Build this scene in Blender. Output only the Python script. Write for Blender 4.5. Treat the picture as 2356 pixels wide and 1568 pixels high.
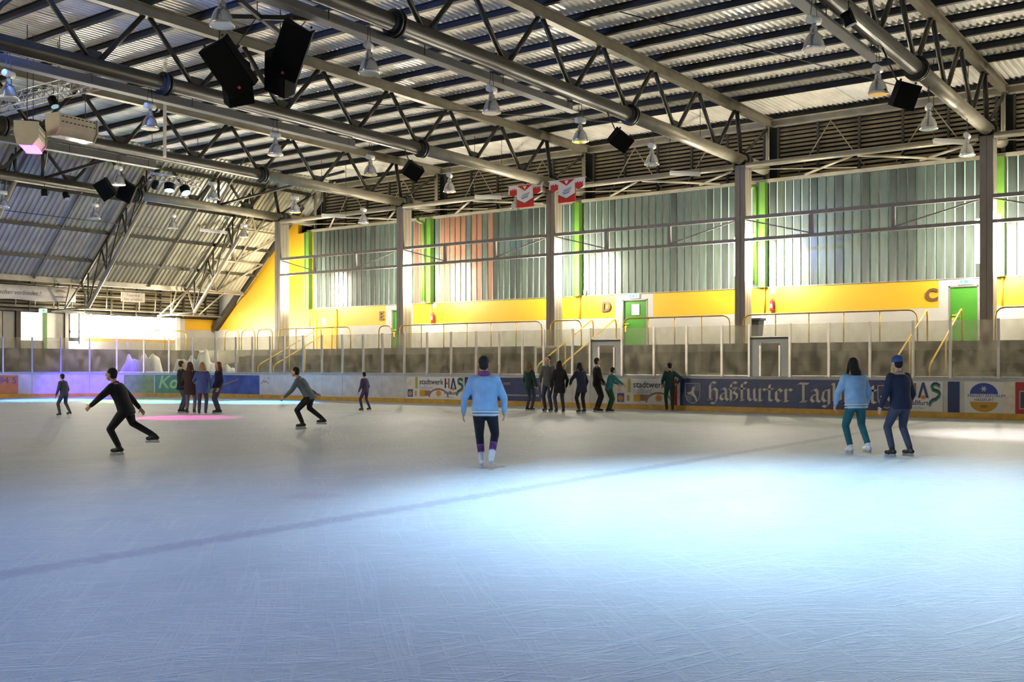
import bpy, bmesh, math, random
from mathutils import Vector, Matrix
random.seed(7)
PI = math.pi
scene = bpy.context.scene
COL = scene.collection
for o in list(bpy.data.objects):
    bpy.data.objects.remove(o)

# ------------------------------------------------------------------ camera, world, exposure
H_EYE = 1.5
cam_d = bpy.data.cameras.new('camera'); cam = bpy.data.objects.new('camera', cam_d); COL.objects.link(cam)
cam_d.sensor_fit = 'HORIZONTAL'; cam_d.sensor_width = 36.0
cam_d.lens = 36.0 * 2386.88 / 2356
cam_d.shift_y = (838.75 - 784) / 2356
cam_d.clip_start = 0.05; cam_d.clip_end = 300
cam.location = (0, 0, H_EYE)
cam.rotation_euler = (PI / 2, 0, 0.6315 - PI / 2)
scene.camera = cam
w = bpy.data.worlds.new('world'); scene.world = w; w.use_nodes = True
w.node_tree.nodes['Background'].inputs[0].default_value = (0.5, 0.6, 0.8, 1)
w.node_tree.nodes['Background'].inputs[1].default_value = 0.05
vs = scene.view_settings
vs.view_transform = 'Standard'; vs.look = 'None'; vs.gamma = 1; vs.use_curve_mapping = False
vs.exposure = 1.34
cy = scene.cycles
cy.max_bounces = 6; cy.diffuse_bounces = 3; cy.glossy_bounces = 2; cy.transmission_bounces = 2; cy.transparent_max_bounces = 8
cy.use_light_tree = True; cy.adaptive_threshold = 0.1
cy.caustics_reflective = False; cy.caustics_refractive = False
TUBE_POWER = 250.0      # radiance of the opal column lights
WINDOW_POWER = 30.0     # lit room behind the far window

# ------------------------------------------------------------------ layout (metres, X to the long wall, Y to the far end)
XC, XW = 37.5, 39.87                    # column line, long wall
YT = [7.70 + 8.822 * k for k in range(5)]
YALL = [YT[0] - 8.822 * 2, YT[0] - 8.822] + YT
Z_LO, Z_TC, Z_DECK = 9.47, 11.2, 11.75
X_WEST, Y_SOUTH, Y_FAR = -7.0, -15.0, 51.5
BX, BY, BR = 30.7, 46.6, 9.0            # rink boards, corner radius
CX, CY = BX - BR, BY - BR
Z_WALK = 2.3

# ------------------------------------------------------------------ materials
MATS = {}
def mat(name, col, rough=0.6, metal=0.0, var=0.0, vscale=3.0, bump=0.0, bscale=40.0, stretch=(1, 1, 1), emit=None, spec=0.5, coat=0.0):
    m = bpy.data.materials.new(name); m.use_nodes = True; MATS[name] = m
    nt = m.node_tree; b = nt.nodes['Principled BSDF']
    b.inputs['Base Color'].default_value = (*col, 1)
    b.inputs['Roughness'].default_value = rough; b.inputs['Metallic'].default_value = metal
    b.inputs['Specular IOR Level'].default_value = spec
    if coat: b.inputs['Coat Weight'].default_value = coat
    if emit:
        b.inputs['Emission Color'].default_value = (*emit[0], 1); b.inputs['Emission Strength'].default_value = emit[1]
    if var or bump:
        tc = nt.nodes.new('ShaderNodeTexCoord'); mp = nt.nodes.new('ShaderNodeMapping')
        mp.inputs['Scale'].default_value = stretch
        nt.links.new(tc.outputs['Object'], mp.inputs[0])
    if var:
        n = nt.nodes.new('ShaderNodeTexNoise'); n.inputs['Scale'].default_value = vscale; n.inputs['Detail'].default_value = 3
        nt.links.new(mp.outputs[0], n.inputs[0])
        r = nt.nodes.new('ShaderNodeValToRGB')
        r.color_ramp.elements[0].position = 0.3; r.color_ramp.elements[1].position = 0.7
        r.color_ramp.elements[0].color = (*[c * (1 - var) for c in col], 1)
        r.color_ramp.elements[1].color = (*[min(1, c * (1 + var * 0.6)) for c in col], 1)
        nt.links.new(n.outputs[0], r.inputs[0]); nt.links.new(r.outputs[0], b.inputs['Base Color'])
    if bump:
        n2 = nt.nodes.new('ShaderNodeTexNoise'); n2.inputs['Scale'].default_value = bscale; n2.inputs['Detail'].default_value = 3
        nt.links.new(mp.outputs[0], n2.inputs[0])
        bp = nt.nodes.new('ShaderNodeBump'); bp.inputs['Strength'].default_value = bump
        nt.links.new(n2.outputs[0], bp.inputs['Height']); nt.links.new(bp.outputs[0], b.inputs['Normal'])
    return m
def M(n): return MATS[n]

mat('board_white', (0.60, 0.58, 0.56), 0.4, var=0.16, vscale=2.5)
mat('board_cream', (0.78, 0.70, 0.55), 0.4, var=0.16, vscale=6)
mat('kick_yellow', (0.62, 0.36, 0.04), 0.45, var=0.2, vscale=4)
mat('cap_grey', (0.42, 0.43, 0.45), 0.4, var=0.15)
mat('alu', (0.62, 0.58, 0.53), 0.35, 0.7, var=0.1)
mat('rubber', (0.03, 0.03, 0.03), 0.7)
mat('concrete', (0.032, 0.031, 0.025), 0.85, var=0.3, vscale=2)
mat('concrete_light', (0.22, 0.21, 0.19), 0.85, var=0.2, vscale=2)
mat('bench', (0.05, 0.04, 0.026), 0.7, var=0.2)
mat('wall_white', (0.35, 0.34, 0.32), 0.6, var=0.06, vscale=1.5)
mat('wall_yellow', (0.50, 0.285, 0.008), 0.42, var=0.05, vscale=0.6)
mat('wall_yellow_dark', (0.58, 0.32, 0.012), 0.42, var=0.05, vscale=0.6)
mat('wall_grey', (0.45, 0.44, 0.42), 0.6, var=0.1)
mat('pane_green', (0.095, 0.12, 0.104), 0.2, var=0.35, vscale=1.2, stretch=(1, 3, 0.35), spec=0.7)
mat('pane_dark', (0.062, 0.075, 0.066), 0.18, var=0.4, vscale=1.0, stretch=(1, 3, 0.35), spec=0.7)
mat('pane_orange', (0.24, 0.12, 0.075), 0.22, var=0.3, vscale=0.8, stretch=(1, 2, 0.4), spec=0.7)
mat('pane_joint', (0.45, 0.72, 0.60), 0.4)
mat('green_paint', (0.065, 0.15, 0.014), 0.4, var=0.06)
mat('green_dark', (0.02, 0.07, 0.02), 0.5)
mat('door_green', (0.04, 0.19, 0.012), 0.38, var=0.06)
mat('letter_brown', (0.10, 0.045, 0.012), 0.5)
mat('column_beige', (0.42, 0.385, 0.30), 0.5, var=0.06)
mat('column_shaded', (0.24, 0.21, 0.19), 0.55, var=0.06)  # darker copy of the beige, shade of the column front put into the colour
mat('girder', (0.20, 0.185, 0.175), 0.45, 0.25, var=0.1)
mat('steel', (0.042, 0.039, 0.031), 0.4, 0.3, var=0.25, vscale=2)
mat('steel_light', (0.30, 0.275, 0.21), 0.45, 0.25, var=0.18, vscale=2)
mat('steel_dark', (0.045, 0.043, 0.04), 0.45, 0.4, var=0.2)
mat('purlin', (0.012, 0.014, 0.019), 0.5, 0.2, var=0.2)
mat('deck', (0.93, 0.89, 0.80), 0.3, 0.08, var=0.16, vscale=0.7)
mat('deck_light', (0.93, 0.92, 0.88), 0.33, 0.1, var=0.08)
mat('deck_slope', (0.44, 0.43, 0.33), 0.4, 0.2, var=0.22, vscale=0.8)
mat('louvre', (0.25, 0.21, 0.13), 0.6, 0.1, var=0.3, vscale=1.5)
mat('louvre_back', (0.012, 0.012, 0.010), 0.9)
mat('tray', (0.17, 0.17, 0.175), 0.55, 0.4, var=0.15, vscale=1.5)
mat('lamp_alu', (0.62, 0.62, 0.64), 0.22, 0.9, var=0.05)
mat('lamp_white', (0.75, 0.74, 0.70), 0.4)
mat('lamp_lens', (0.85, 0.86, 0.88), 0.08, 0.6)
mat('black_box', (0.003, 0.003, 0.0035), 0.7, var=0.2, spec=0.15)
mat('black_grille', (0.003, 0.003, 0.003), 0.8, spec=0.1, bump=0.3, bscale=300)
mat('red_dot', (0.5, 0.03, 0.04), 0.4)
mat('fixture_beige', (0.52, 0.46, 0.34), 0.5, var=0.1)
mat('rail_yellow', (0.50, 0.30, 0.02), 0.32, 0.3, var=0.2, vscale=6)
mat('rail_bright', (0.85, 0.55, 0.03), 0.35)
mat('red', (0.55, 0.012, 0.012), 0.6)
mat('white', (0.75, 0.74, 0.72), 0.55)
mat('paper', (0.82, 0.82, 0.80), 0.7)
mat('navy', (0.012, 0.028, 0.14), 0.4, var=0.2, vscale=5)
mat('navy_dark', (0.008, 0.02, 0.05), 0.4)
mat('logo_blue', (0.03, 0.06, 0.30), 0.4)
mat('cream_print', (0.62, 0.57, 0.50), 0.5)
mat('dark_print', (0.06, 0.05, 0.055), 0.5)
mat('grey_print', (0.38, 0.37, 0.38), 0.5)
mat('orange_print', (0.62, 0.24, 0.04), 0.5)
mat('olive_print', (0.45, 0.42, 0.08), 0.5)
mat('amber_print', (0.60, 0.33, 0.02), 0.5)
mat('green_print', (0.04, 0.25, 0.10), 0.5)
mat('teal_banner', (0.05, 0.27, 0.14), 0.45, var=0.15)
mat('lime_banner', (0.20, 0.34, 0.10), 0.45, var=0.3)
mat('lime_print', (0.35, 0.62, 0.25), 0.5)
mat('sky_banner', (0.06, 0.10, 0.38), 0.45, var=0.5, vscale=1.5)
mat('pale_banner', (0.62, 0.60, 0.66), 0.45, var=0.12)
mat('orange_banner', (0.55, 0.20, 0.03), 0.45, var=0.12)
mat('violet_print', (0.12, 0.06, 0.35), 0.5)
mat('brown_print', (0.30, 0.16, 0.12), 0.5)
mat('red_banner', (0.42, 0.02, 0.02), 0.45)
mat('cloth_white', (0.80, 0.76, 0.68), 0.8, var=0.08, vscale=4)
mat('exit_green', (0.02, 0.40, 0.22), 0.5, emit=((0.05, 0.7, 0.45), 0.35))
mat('exit_white', (0.8, 0.85, 0.8), 0.5, emit=((0.8, 1.0, 0.9), 0.25))
mat('snow', (0.90, 0.91, 0.93), 0.8, bump=0.6, bscale=25)
mat('bin', (0.025, 0.028, 0.03), 0.5)
mat('tube_glow', (1, 1, 1), 0.5, emit=((1.0, 0.91, 0.74), TUBE_POWER))
mat('window_glow', (1, 1, 1), 0.5, emit=((1.0, 0.88, 0.62), WINDOW_POWER))
mat('window_glow_soft', (0.6, 0.6, 0.55), 0.4, emit=((1.0, 0.90, 0.70), 0.9))
mat('cyan_glow', (1, 1, 1), 0.5, emit=((0.06, 0.60, 0.95), 26))
mat('magenta_glow', (1, 1, 1), 0.5, emit=((0.9, 0.03, 0.75), 2.5))
mat('skin', (0.55, 0.34, 0.25), 0.55)
mat('eye', (0.03, 0.02, 0.02), 0.3)
mat('lips', (0.42, 0.16, 0.14), 0.5)
mat('boot_black', (0.012, 0.012, 0.014), 0.45)
mat('boot_white', (0.70, 0.72, 0.78), 0.45)
mat('blade', (0.6, 0.6, 0.62), 0.25, 0.9)

def glass_mat():
    m = bpy.data.materials.new('rink_glass'); m.use_nodes = True; MATS['rink_glass'] = m
    nt = m.node_tree; nt.nodes.clear()
    out = nt.nodes.new('ShaderNodeOutputMaterial')
    tr = nt.nodes.new('ShaderNodeBsdfTransparent'); tr.inputs[0].default_value = (0.86, 0.86, 0.82, 1)
    df = nt.nodes.new('ShaderNodeBsdfPrincipled')
    df.inputs['Base Color'].default_value = (0.50, 0.46, 0.36, 1); df.inputs['Roughness'].default_value = 0.85
    df.inputs['Specular IOR Level'].default_value = 0.1
    tl = nt.nodes.new('ShaderNodeBsdfTranslucent'); tl.inputs[0].default_value = (0.62, 0.57, 0.46, 1)
    ad = nt.nodes.new('ShaderNodeMixShader'); ad.inputs[0].default_value = 0.6
    nt.links.new(df.outputs[0], ad.inputs[1]); nt.links.new(tl.outputs[0], ad.inputs[2])
    tc = nt.nodes.new('ShaderNodeTexCoord'); mp = nt.nodes.new('ShaderNodeMapping'); mp.inputs['Scale'].default_value = (2, 2, 1.2)
    n = nt.nodes.new('ShaderNodeTexNoise'); n.inputs['Scale'].default_value = 1.6; n.inputs['Detail'].default_value = 3; n.inputs['Roughness'].default_value = 0.5
    nt.links.new(tc.outputs['Object'], mp.inputs[0]); nt.links.new(mp.outputs[0], n.inputs[0])
    r = nt.nodes.new('ShaderNodeMapRange'); r.inputs[1].default_value = 0.38; r.inputs[2].default_value = 0.72
    r.inputs[3].default_value = 0.06; r.inputs[4].default_value = 0.20
    nt.links.new(n.outputs[0], r.inputs[0])
    mx = nt.nodes.new('ShaderNodeMixShader')
    nt.links.new(r.outputs[0], mx.inputs[0]); nt.links.new(tr.outputs[0], mx.inputs[1]); nt.links.new(ad.outputs[0], mx.inputs[2])
    gl = nt.nodes.new('ShaderNodeBsdfGlossy'); gl.inputs['Roughness'].default_value = 0.06
    lw = nt.nodes.new('ShaderNodeFresnel'); lw.inputs[0].default_value = 1.45
    mg = nt.nodes.new('ShaderNodeMixShader')
    ge = nt.nodes.new('ShaderNodeNewGeometry'); iv = nt.nodes.new('ShaderNodeMath'); iv.operation = 'SUBTRACT'; iv.inputs[0].default_value = 1.0
    ml = nt.nodes.new('ShaderNodeMath'); ml.operation = 'MULTIPLY'
    nt.links.new(ge.outputs['Backfacing'], iv.inputs[1]); nt.links.new(iv.outputs[0], ml.inputs[0]); nt.links.new(lw.outputs[0], ml.inputs[1])
    nt.links.new(ml.outputs[0], mg.inputs[0]); nt.links.new(mx.outputs[0], mg.inputs[1]); nt.links.new(gl.outputs[0], mg.inputs[2])
    nt.links.new(mg.outputs[0], out.inputs[0])
glass_mat()

def ice_mat():
    m = bpy.data.materials.new('ice'); m.use_nodes = True; MATS['ice'] = m
    nt = m.node_tree; b = nt.nodes['Principled BSDF']; L = nt.links.new
    def N(t, **k):
        n = nt.nodes.new(t)
        for a, v in k.items(): setattr(n, a, v)
        return n
    def math_(op, a, b_=None, clamp=False):
        n = N('ShaderNodeMath', operation=op); n.use_clamp = clamp
        for i, v in enumerate((a, b_)):
            if v is None: continue
            if isinstance(v, (int, float)): n.inputs[i].default_value = v
            else: L(v, n.inputs[i])
        return n.outputs[0]
    tc = N('ShaderNodeTexCoord'); pos = tc.outputs['Object']
    acc = None
    wp = N('ShaderNodeTexNoise'); wp.inputs['Scale'].default_value = 0.25; wp.inputs['Detail'].default_value = 0; wp.noise_dimensions = '2D'
    L(pos, wp.inputs[0])
    vm = N('ShaderNodeVectorMath', operation='MULTIPLY_ADD'); L(wp.outputs['Color'], vm.inputs[0]); vm.inputs[1].default_value = (0.3, 0.3, 0); L(pos, vm.inputs[2])
    for ang, sc, seed, wgt in ((-0.75, 2.4, 0, 1.0), (-1.05, 1.9, 11, 0.9), (-0.35, 1.6, 23, 0.75), (0.8, 1.2, 37, 0.5)):
        mp = N('ShaderNodeMapping'); mp.vector_type = 'TEXTURE'
        mp.inputs['Rotation'].default_value = (0, 0, ang); mp.inputs['Scale'].default_value = (1 / 0.28, 1 / 8.0, 1); mp.inputs['Location'].default_value = (seed, seed * 2, 0)
        L(vm.outputs[0], mp.inputs[0])
        n = N('ShaderNodeTexNoise'); n.inputs['Scale'].default_value = sc; n.inputs['Detail'].default_value = 1.0; n.noise_dimensions = '2D'
        L(mp.outputs[0], n.inputs[0])
        d = math_('ABSOLUTE', math_('SUBTRACT', n.outputs[0], 0.5))
        line = math_('MULTIPLY', math_('SUBTRACT', 1.0, math_('MULTIPLY', d, 26.0), True), wgt)
        acc = line if acc is None else math_('MAXIMUM', acc, line)
    # broad soft wear
    nb = N('ShaderNodeTexNoise'); nb.inputs['Scale'].default_value = 0.6; nb.inputs['Detail'].default_value = 3; nb.noise_dimensions = '2D'
    mpb = N('ShaderNodeMapping'); mpb.inputs['Scale'].default_value = (0.6, 1.8, 1); L(pos, mpb.inputs[0]); L(mpb.outputs[0], nb.inputs[0])
    sx = N('ShaderNodeSeparateXYZ'); L(pos, sx.inputs[0])
    # painted line under the ice (runs across the rink) and a faded face-off spot
    ed = N('ShaderNodeTexNoise'); ed.inputs['Scale'].default_value = 9; ed.inputs['Detail'].default_value = 2; ed.noise_dimensions = '2D'; L(pos, ed.inputs[0])
    yy = math_('ADD', math_('SUBTRACT', sx.outputs[1], 7.32), math_('MULTIPLY', math_('SUBTRACT', ed.outputs[0], 0.5), 0.22))
    lm = math_('SUBTRACT', 1.0, math_('MULTIPLY', math_('SUBTRACT', math_('ABSOLUTE', yy), 0.08), 9.0), True)
    dx = math_('SUBTRACT', sx.outputs[0], 8.25); dy = math_('SUBTRACT', sx.outputs[1], 8.86)
    rr = math_('SQRT', math_('ADD', math_('MULTIPLY', dx, dx), math_('MULTIPLY', dy, dy)))
    sp = math_('MULTIPLY', math_('SUBTRACT', 1.0, math_('MULTIPLY', math_('SUBTRACT', rr, 0.22), 6.0), True), 0.16)
    base = N('ShaderNodeMix', data_type='RGBA')
    base.inputs[6].default_value = (0.53, 0.57, 0.62, 1); base.inputs[7].default_value = (0.65, 0.69, 0.73, 1)
    L(nb.outputs[0], base.inputs[0])
    sc_ = N('ShaderNodeMix', data_type='RGBA'); sc_.inputs[7].default_value = (0.88, 0.91, 0.94, 1)
    L(math_('MULTIPLY', acc, 0.42), sc_.inputs[0]); L(base.outputs[2], sc_.inputs[6])
    ln = N('ShaderNodeMix', data_type='RGBA'); ln.inputs[7].default_value = (0.26, 0.25, 0.42, 1)
    L(math_('MULTIPLY', lm, 0.36), ln.inputs[0]); L(sc_.outputs[2], ln.inputs[6])
    l2 = N('ShaderNodeMix', data_type='RGBA'); l2.inputs[7].default_value = (0.45, 0.15, 0.30, 1)
    L(sp, l2.inputs[0]); L(ln.outputs[2], l2.inputs[6])
    L(l2.outputs[2], b.inputs['Base Color'])
    b.inputs['Roughness'].default_value = 0.58; b.inputs['IOR'].default_value = 1.31
    bp = N('ShaderNodeBump'); bp.inputs['Strength'].default_value = 0.36; bp.inputs['Distance'].default_value = 0.02
    fine = N('ShaderNodeTexNoise'); fine.inputs['Scale'].default_value = 14; fine.inputs['Detail'].default_value = 1; fine.noise_dimensions = '2D'; L(pos, fine.inputs[0])
    L(math_('ADD', acc, math_('MULTIPLY', fine.outputs[0], 0.7)), bp.inputs['Height']); L(bp.outputs[0], b.inputs['Normal'])
ice_mat()

# ------------------------------------------------------------------ mesh helpers
class MB:
    def __init__(self): self.v = []; self.f = []; self.s = []
    def quadbox(self, c):                       # 8 corners
        b = len(self.v); self.v += [tuple(p) for p in c]
        for q in ((0, 3, 2, 1), (4, 5, 6, 7), (0, 1, 5, 4), (1, 2, 6, 5), (2, 3, 7, 6), (3, 0, 4, 7)):
            self.f.append(tuple(b + i for i in q)); self.s.append(False)
        return self
    def box(self, a, b):
        (x0, y0, z0), (x1, y1, z1) = a, b
        x0, x1 = min(x0, x1), max(x0, x1); y0, y1 = min(y0, y1), max(y0, y1); z0, z1 = min(z0, z1), max(z0, z1)
        return self.quadbox([(x0, y0, z0), (x1, y0, z0), (x1, y1, z0), (x0, y1, z0), (x0, y0, z1), (x1, y0, z1), (x1, y1, z1), (x0, y1, z1)])
    def beam(self, p, q, w, h, up=(0, 0, 1)):   # rectangular bar
        p, q = Vector(p), Vector(q); d = (q - p).normalized(); u = Vector(up)
        s = d.cross(u)
        if s.length < 1e-4: s = d.cross(Vector((1, 0, 0)))
        s.normalize(); u = s.cross(d)
        s *= w / 2; u *= h / 2
        return self.quadbox([p - s - u, p + s - u, q + s - u, q - s - u, p - s + u, p + s + u, q + s + u, q - s + u])
    def ibeam(self, p, q, w, h, t, up=(0, 0, 1)):
        p, q, u = Vector(p), Vector(q), Vector(up)
        self.beam(p + u * (h / 2 - t / 2), q + u * (h / 2 - t / 2), w, t, up)
        self.beam(p - u * (h / 2 - t / 2), q - u * (h / 2 - t / 2), w, t, up)
        return self.beam(p, q, t * 1.2, h - 2 * t, up)
    def loft(self, rings, closed=True, cap=True, smooth=True):
        b = len(self.v); n = len(rings[0])
        for r in rings: self.v += [tuple(p) for p in r]
        for i in range(len(rings) - 1):
            for j in range(n if closed else n - 1):
                k = (j + 1) % n
                self.f.append((b + i * n + j, b + i * n + k, b + (i + 1) * n + k, b + (i + 1) * n + j)); self.s.append(smooth)
        if cap and closed:
            self.f.append(tuple(b + j for j in reversed(range(n)))); self.s.append(False)
            e = b + (len(rings) - 1) * n
            self.f.append(tuple(e + j for j in range(n))); self.s.append(False)
        return self
    def tube(self, pts, r, n=10, r1=None):      # polyline tube
        pts = [Vector(p) for p in pts]; rings = []
        for i, p in enumerate(pts):
            d = ((pts[min(i + 1, len(pts) - 1)] - p).normalized() + (p - pts[max(i - 1, 0)]).normalized()).normalized()
            a = d.cross(Vector((0, 0, 1)))
            if a.length < 1e-3: a = d.cross(Vector((1, 0, 0)))
            a.normalize(); c = d.cross(a)
            rad = r if r1 is None else r + (r1 - r) * i / (len(pts) - 1)
            rings.append([p + (a * math.cos(2 * PI * k / n) + c * math.sin(2 * PI * k / n)) * rad for k in range(n)])
        return self.loft(rings)
    def lathe(self, prof, n=20, o=(0, 0, 0)):   # profile (r, z) about z
        return self.loft([[(o[0] + r * math.cos(2 * PI * k / n), o[1] + r * math.sin(2 * PI * k / n), o[2] + z) for k in range(n)] for r, z in prof])
    def capsule(self, p, r0, q, r1, n=12):
        p, q = Vector(p), Vector(q); d = (q - p).normalized()
        a = d.cross(Vector((0.1, 0.2, 1)))
        if a.length < 1e-3: a = d.cross(Vector((1, 0, 0)))
        a.normalize(); c = d.cross(a); rings = []
        for t in (-85, -55, -25, 0): rings.append((p + d * r0 * math.sin(math.radians(t)), r0 * math.cos(math.radians(t))))
        for t in (0, 25, 55, 85): rings.append((q + d * r1 * math.sin(math.radians(t)), r1 * math.cos(math.radians(t))))
        return self.loft([[o_ + (a * math.cos(2 * PI * k / n) + c * math.sin(2 * PI * k / n)) * rr for k in range(n)] for o_, rr in rings])
    def ellipsoid(self, c, rx, ry, rz, rot=None, n=14, m=8):
        c = Vector(c); rings = []
        for i in range(m + 1):
            t = -PI / 2 + PI * (i + 0.05) / (m + 0.1)
            ring = [Vector((rx * math.cos(t) * math.cos(2 * PI * k / n), ry * math.cos(t) * math.sin(2 * PI * k / n), rz * math.sin(t))) for k in range(n)]
            rings.append([c + ((rot @ p) if rot else p) for p in ring])
        return self.loft(rings)
    def prism(self, poly, o, ux, uy, un, d):    # 2D polygon placed in space and given depth
        o, ux, uy, un = Vector(o), Vector(ux), Vector(uy), Vector(un)
        return self.loft([[o + ux * x + uy * y for x, y in poly], [o + ux * x + uy * y + un * d for x, y in poly]], smooth=False)
    def mesh2d(self, me, o, ux, uy, un, sc=1.0, sx=1.0):
        o, ux, uy, un = Vector(o), Vector(ux), Vector(uy), Vector(un); b = len(self.v)
        self.v += [tuple(o + ux * (v.co.x * sc * sx) + uy * (v.co.y * sc) + un * (v.co.z * sc)) for v in me.vertices]
        for p in me.polygons: self.f.append(tuple(b + i for i in p.vertices)); self.s.append(False)
        return self
    def mesh(self, name, off=(0, 0, 0)):
        me = bpy.data.meshes.new(name)
        me.from_pydata([(x - off[0], y - off[1], z - off[2]) for x, y, z in self.v], [], self.f)
        me.polygons.foreach_set('use_smooth', self.s); me.update()
        return me
    def build(self, name, m, parent=None, label=None):
        if parent is not None: off = wloc(parent)
        else:
            xs, ys, zs = zip(*self.v); off = ((min(xs) + max(xs)) / 2, (min(ys) + max(ys)) / 2, min(zs))
        o = bpy.data.objects.new(name, self.mesh(name, off)); COL.objects.link(o)
        o.data.materials.append(M(m))
        if parent is None: o.location = off; WL[o.name] = Vector(off)
        else: o.parent = parent; WL[o.name] = Vector(off)
        if label: o['label'] = label
        return o
WL = {}
def wloc(o): return WL[o.name]
def tag(o, label, cat, group=None, kind=None):
    if label: o['label'] = label
    if cat: o['category'] = cat
    if group: o['group'] = group
    if kind: o['kind'] = kind
    return o
def thing(name, label, cat, loc=(0, 0, 0), group=None):
    o = bpy.data.objects.new(name, None); COL.objects.link(o); o.location = loc; o.empty_display_size = 0.2
    WL[o.name] = Vector(loc)
    return tag(o, label, cat, group)
def struct(name, label=None, loc=(0, 0, 0)):
    o = bpy.data.objects.new(name, None); COL.objects.link(o); o.location = loc; WL[o.name] = Vector(loc)
    o['kind'] = 'structure'
    if label: o['label'] = label
    return o
def sbuild(mb, name, m, label=None):
    o = mb.build(name, m); o['kind'] = 'structure'
    if label: o['label'] = label
    return o
def copy_tree(o, parent=None):
    c = o.copy(); COL.objects.link(c); c.parent = parent
    WL[c.name] = WL.get(o.name, Vector((0, 0, 0)))
    for ch in list(o.children): copy_tree(ch, c)
    return c
def inst(name, me, loc, parent, rot=None):
    o = bpy.data.objects.new(name, me); COL.objects.link(o); o.parent = parent
    o.location = Vector(loc) - wloc(parent)
    if rot: o.rotation_euler = rot
    WL[o.name] = Vector(loc)
    return o
def withmat(me, m): me.materials.append(M(m)); return me
TXT = {}
def text(s, shear=0.0, align='LEFT', bold=0.0):
    k = (s, shear, align, bold)
    if k not in TXT:
        cu = bpy.data.curves.new('lettering', 'FONT'); cu.body = s; cu.size = 1; cu.shear = shear; cu.align_x = align; cu.offset = bold; cu.resolution_u = 3
        o = bpy.data.objects.new('lettering', cu); COL.objects.link(o)
        dg = bpy.context.evaluated_depsgraph_get(); dg.update()
        TXT[k] = bpy.data.meshes.new_from_object(o.evaluated_get(dg))
        bpy.data.objects.remove(o)
    return TXT[k]

# ------------------------------------------------------------------ the ice and the ground around it
mb = MB()
N_ARC = 24
outline = [(-3, Y_SOUTH), (BX, Y_SOUTH)] + [(CX + BR * math.cos(PI / 2 * k / N_ARC), CY + BR * math.sin(PI / 2 * k / N_ARC)) for k in range(N_ARC + 1)] + [(-3, BY)]
mb.prism(outline, (0, 0, -0.06), (1, 0, 0), (0, 1, 0), (0, 0, 1), 0.06)
o = sbuild(mb, 'floor', 'ice', 'scratched blue-white ice of the rink')
o.data.transform(Matrix.Translation(o.location)); o.location = (0, 0, 0)
sbuild(MB().box((X_WEST, Y_SOUTH, -0.3), (41, Y_FAR, -0.07)), 'floor_surround', 'concrete_light', 'concrete floor around the rink')

# ------------------------------------------------------------------ ceiling: deck sheets, purlins
ceil = struct('ceiling', 'corrugated metal roof deck on dark purlins')
def corr_profile(wid, n, dep):
    pts = []
    p = wid / n
    for i in range(n):
        pts += [(i * p, 0), (i * p + p * 0.38, 0), (i * p + p * 0.5, dep), (i * p + p * 0.88, dep)]
    pts.append((wid, 0)); return pts
XD0, XD1 = X_WEST, 40.75
def sheet_mesh(name, m):
    mb = MB(); pr_ = corr_profile(1.0, 5, 0.055)
    mb.loft([[(XD0, y, z) for y, z in pr_], [(XD1, y, z) for y, z in pr_]], closed=False, smooth=False)
    return withmat(mb.mesh(name), m)
sh, shl = sheet_mesh('roof_sheet', 'deck'), sheet_mesh('roof_sheet', 'deck_light')
y = Y_SOUTH; k = 0
while y < 42.6:
    lightone = abs(y + 0.5 - 12.7) < 0.5
    inst('roof_sheet', shl if lightone else sh, (0, y, Z_DECK + (0.01 if k % 2 else 0)), ceil); y += 1.0; k += 1
sbuild(MB().box((X_WEST, Y_SOUTH, 12.1), (41.2, 43.0, 12.2)), 'ceiling_outer', 'louvre_back', 'outer roof skin above the deck')
PX = [37.1 - 1.645 * k for k in range(27)]
mb = MB(); mb.ibeam((0, Y_SOUTH, Z_DECK - 0.115), (0, 42.9, Z_DECK - 0.115), 0.15, 0.205, 0.02)
pm = withmat(mb.mesh('purlin'), 'purlin')
for x in PX: inst('purlin', pm, (x, 0, 0), ceil)
MB().ibeam((40.55, Y_SOUTH, 11.35), (40.55, 43.0, 11.35), 0.25, 0.3, 0.03).build('edge_beam', 'steel_light', ceil)

# sloping deck over the far end
def zs(yy): return 9.65 - 0.92 * (yy - 44.42)
slope = struct('ceiling_slope', 'sloping corrugated roof over the far end of the rink')
YS0, YS1 = 42.2, 48.65
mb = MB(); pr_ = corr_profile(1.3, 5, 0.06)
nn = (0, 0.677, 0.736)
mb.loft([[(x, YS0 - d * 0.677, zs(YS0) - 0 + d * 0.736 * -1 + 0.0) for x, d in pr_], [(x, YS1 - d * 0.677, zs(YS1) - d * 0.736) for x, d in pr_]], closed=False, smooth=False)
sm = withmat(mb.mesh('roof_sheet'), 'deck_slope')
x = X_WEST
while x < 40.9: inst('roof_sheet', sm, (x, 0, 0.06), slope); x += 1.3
for yy in (42.9, 44.5, 46.1, 47.5):
    MB().beam((X_WEST, yy, zs(yy) - 0.14), (39.8, yy, zs(yy) - 0.14), 0.08, 0.16).build('purlin', 'steel', slope)
MB().ibeam((X_WEST, 48.6, zs(48.6) - 0.12), (39.8, 48.6, zs(48.6) - 0.12), 0.2, 0.26, 0.03).build('eave_beam', 'steel_light', slope)
MB().box((X_WEST, 48.3, 6.35), (40.2, Y_FAR, 6.45)).build('soffit', 'louvre_back', slope)
for x in [39.8 - 3.2 * k for k in range(14)]:
    MB().beam((x, 42.6, zs(42.6) - 0.13), (x, 48.55, zs(48.55) - 0.13), 0.06, 0.12).build('rafter', 'steel_light', slope)
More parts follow.
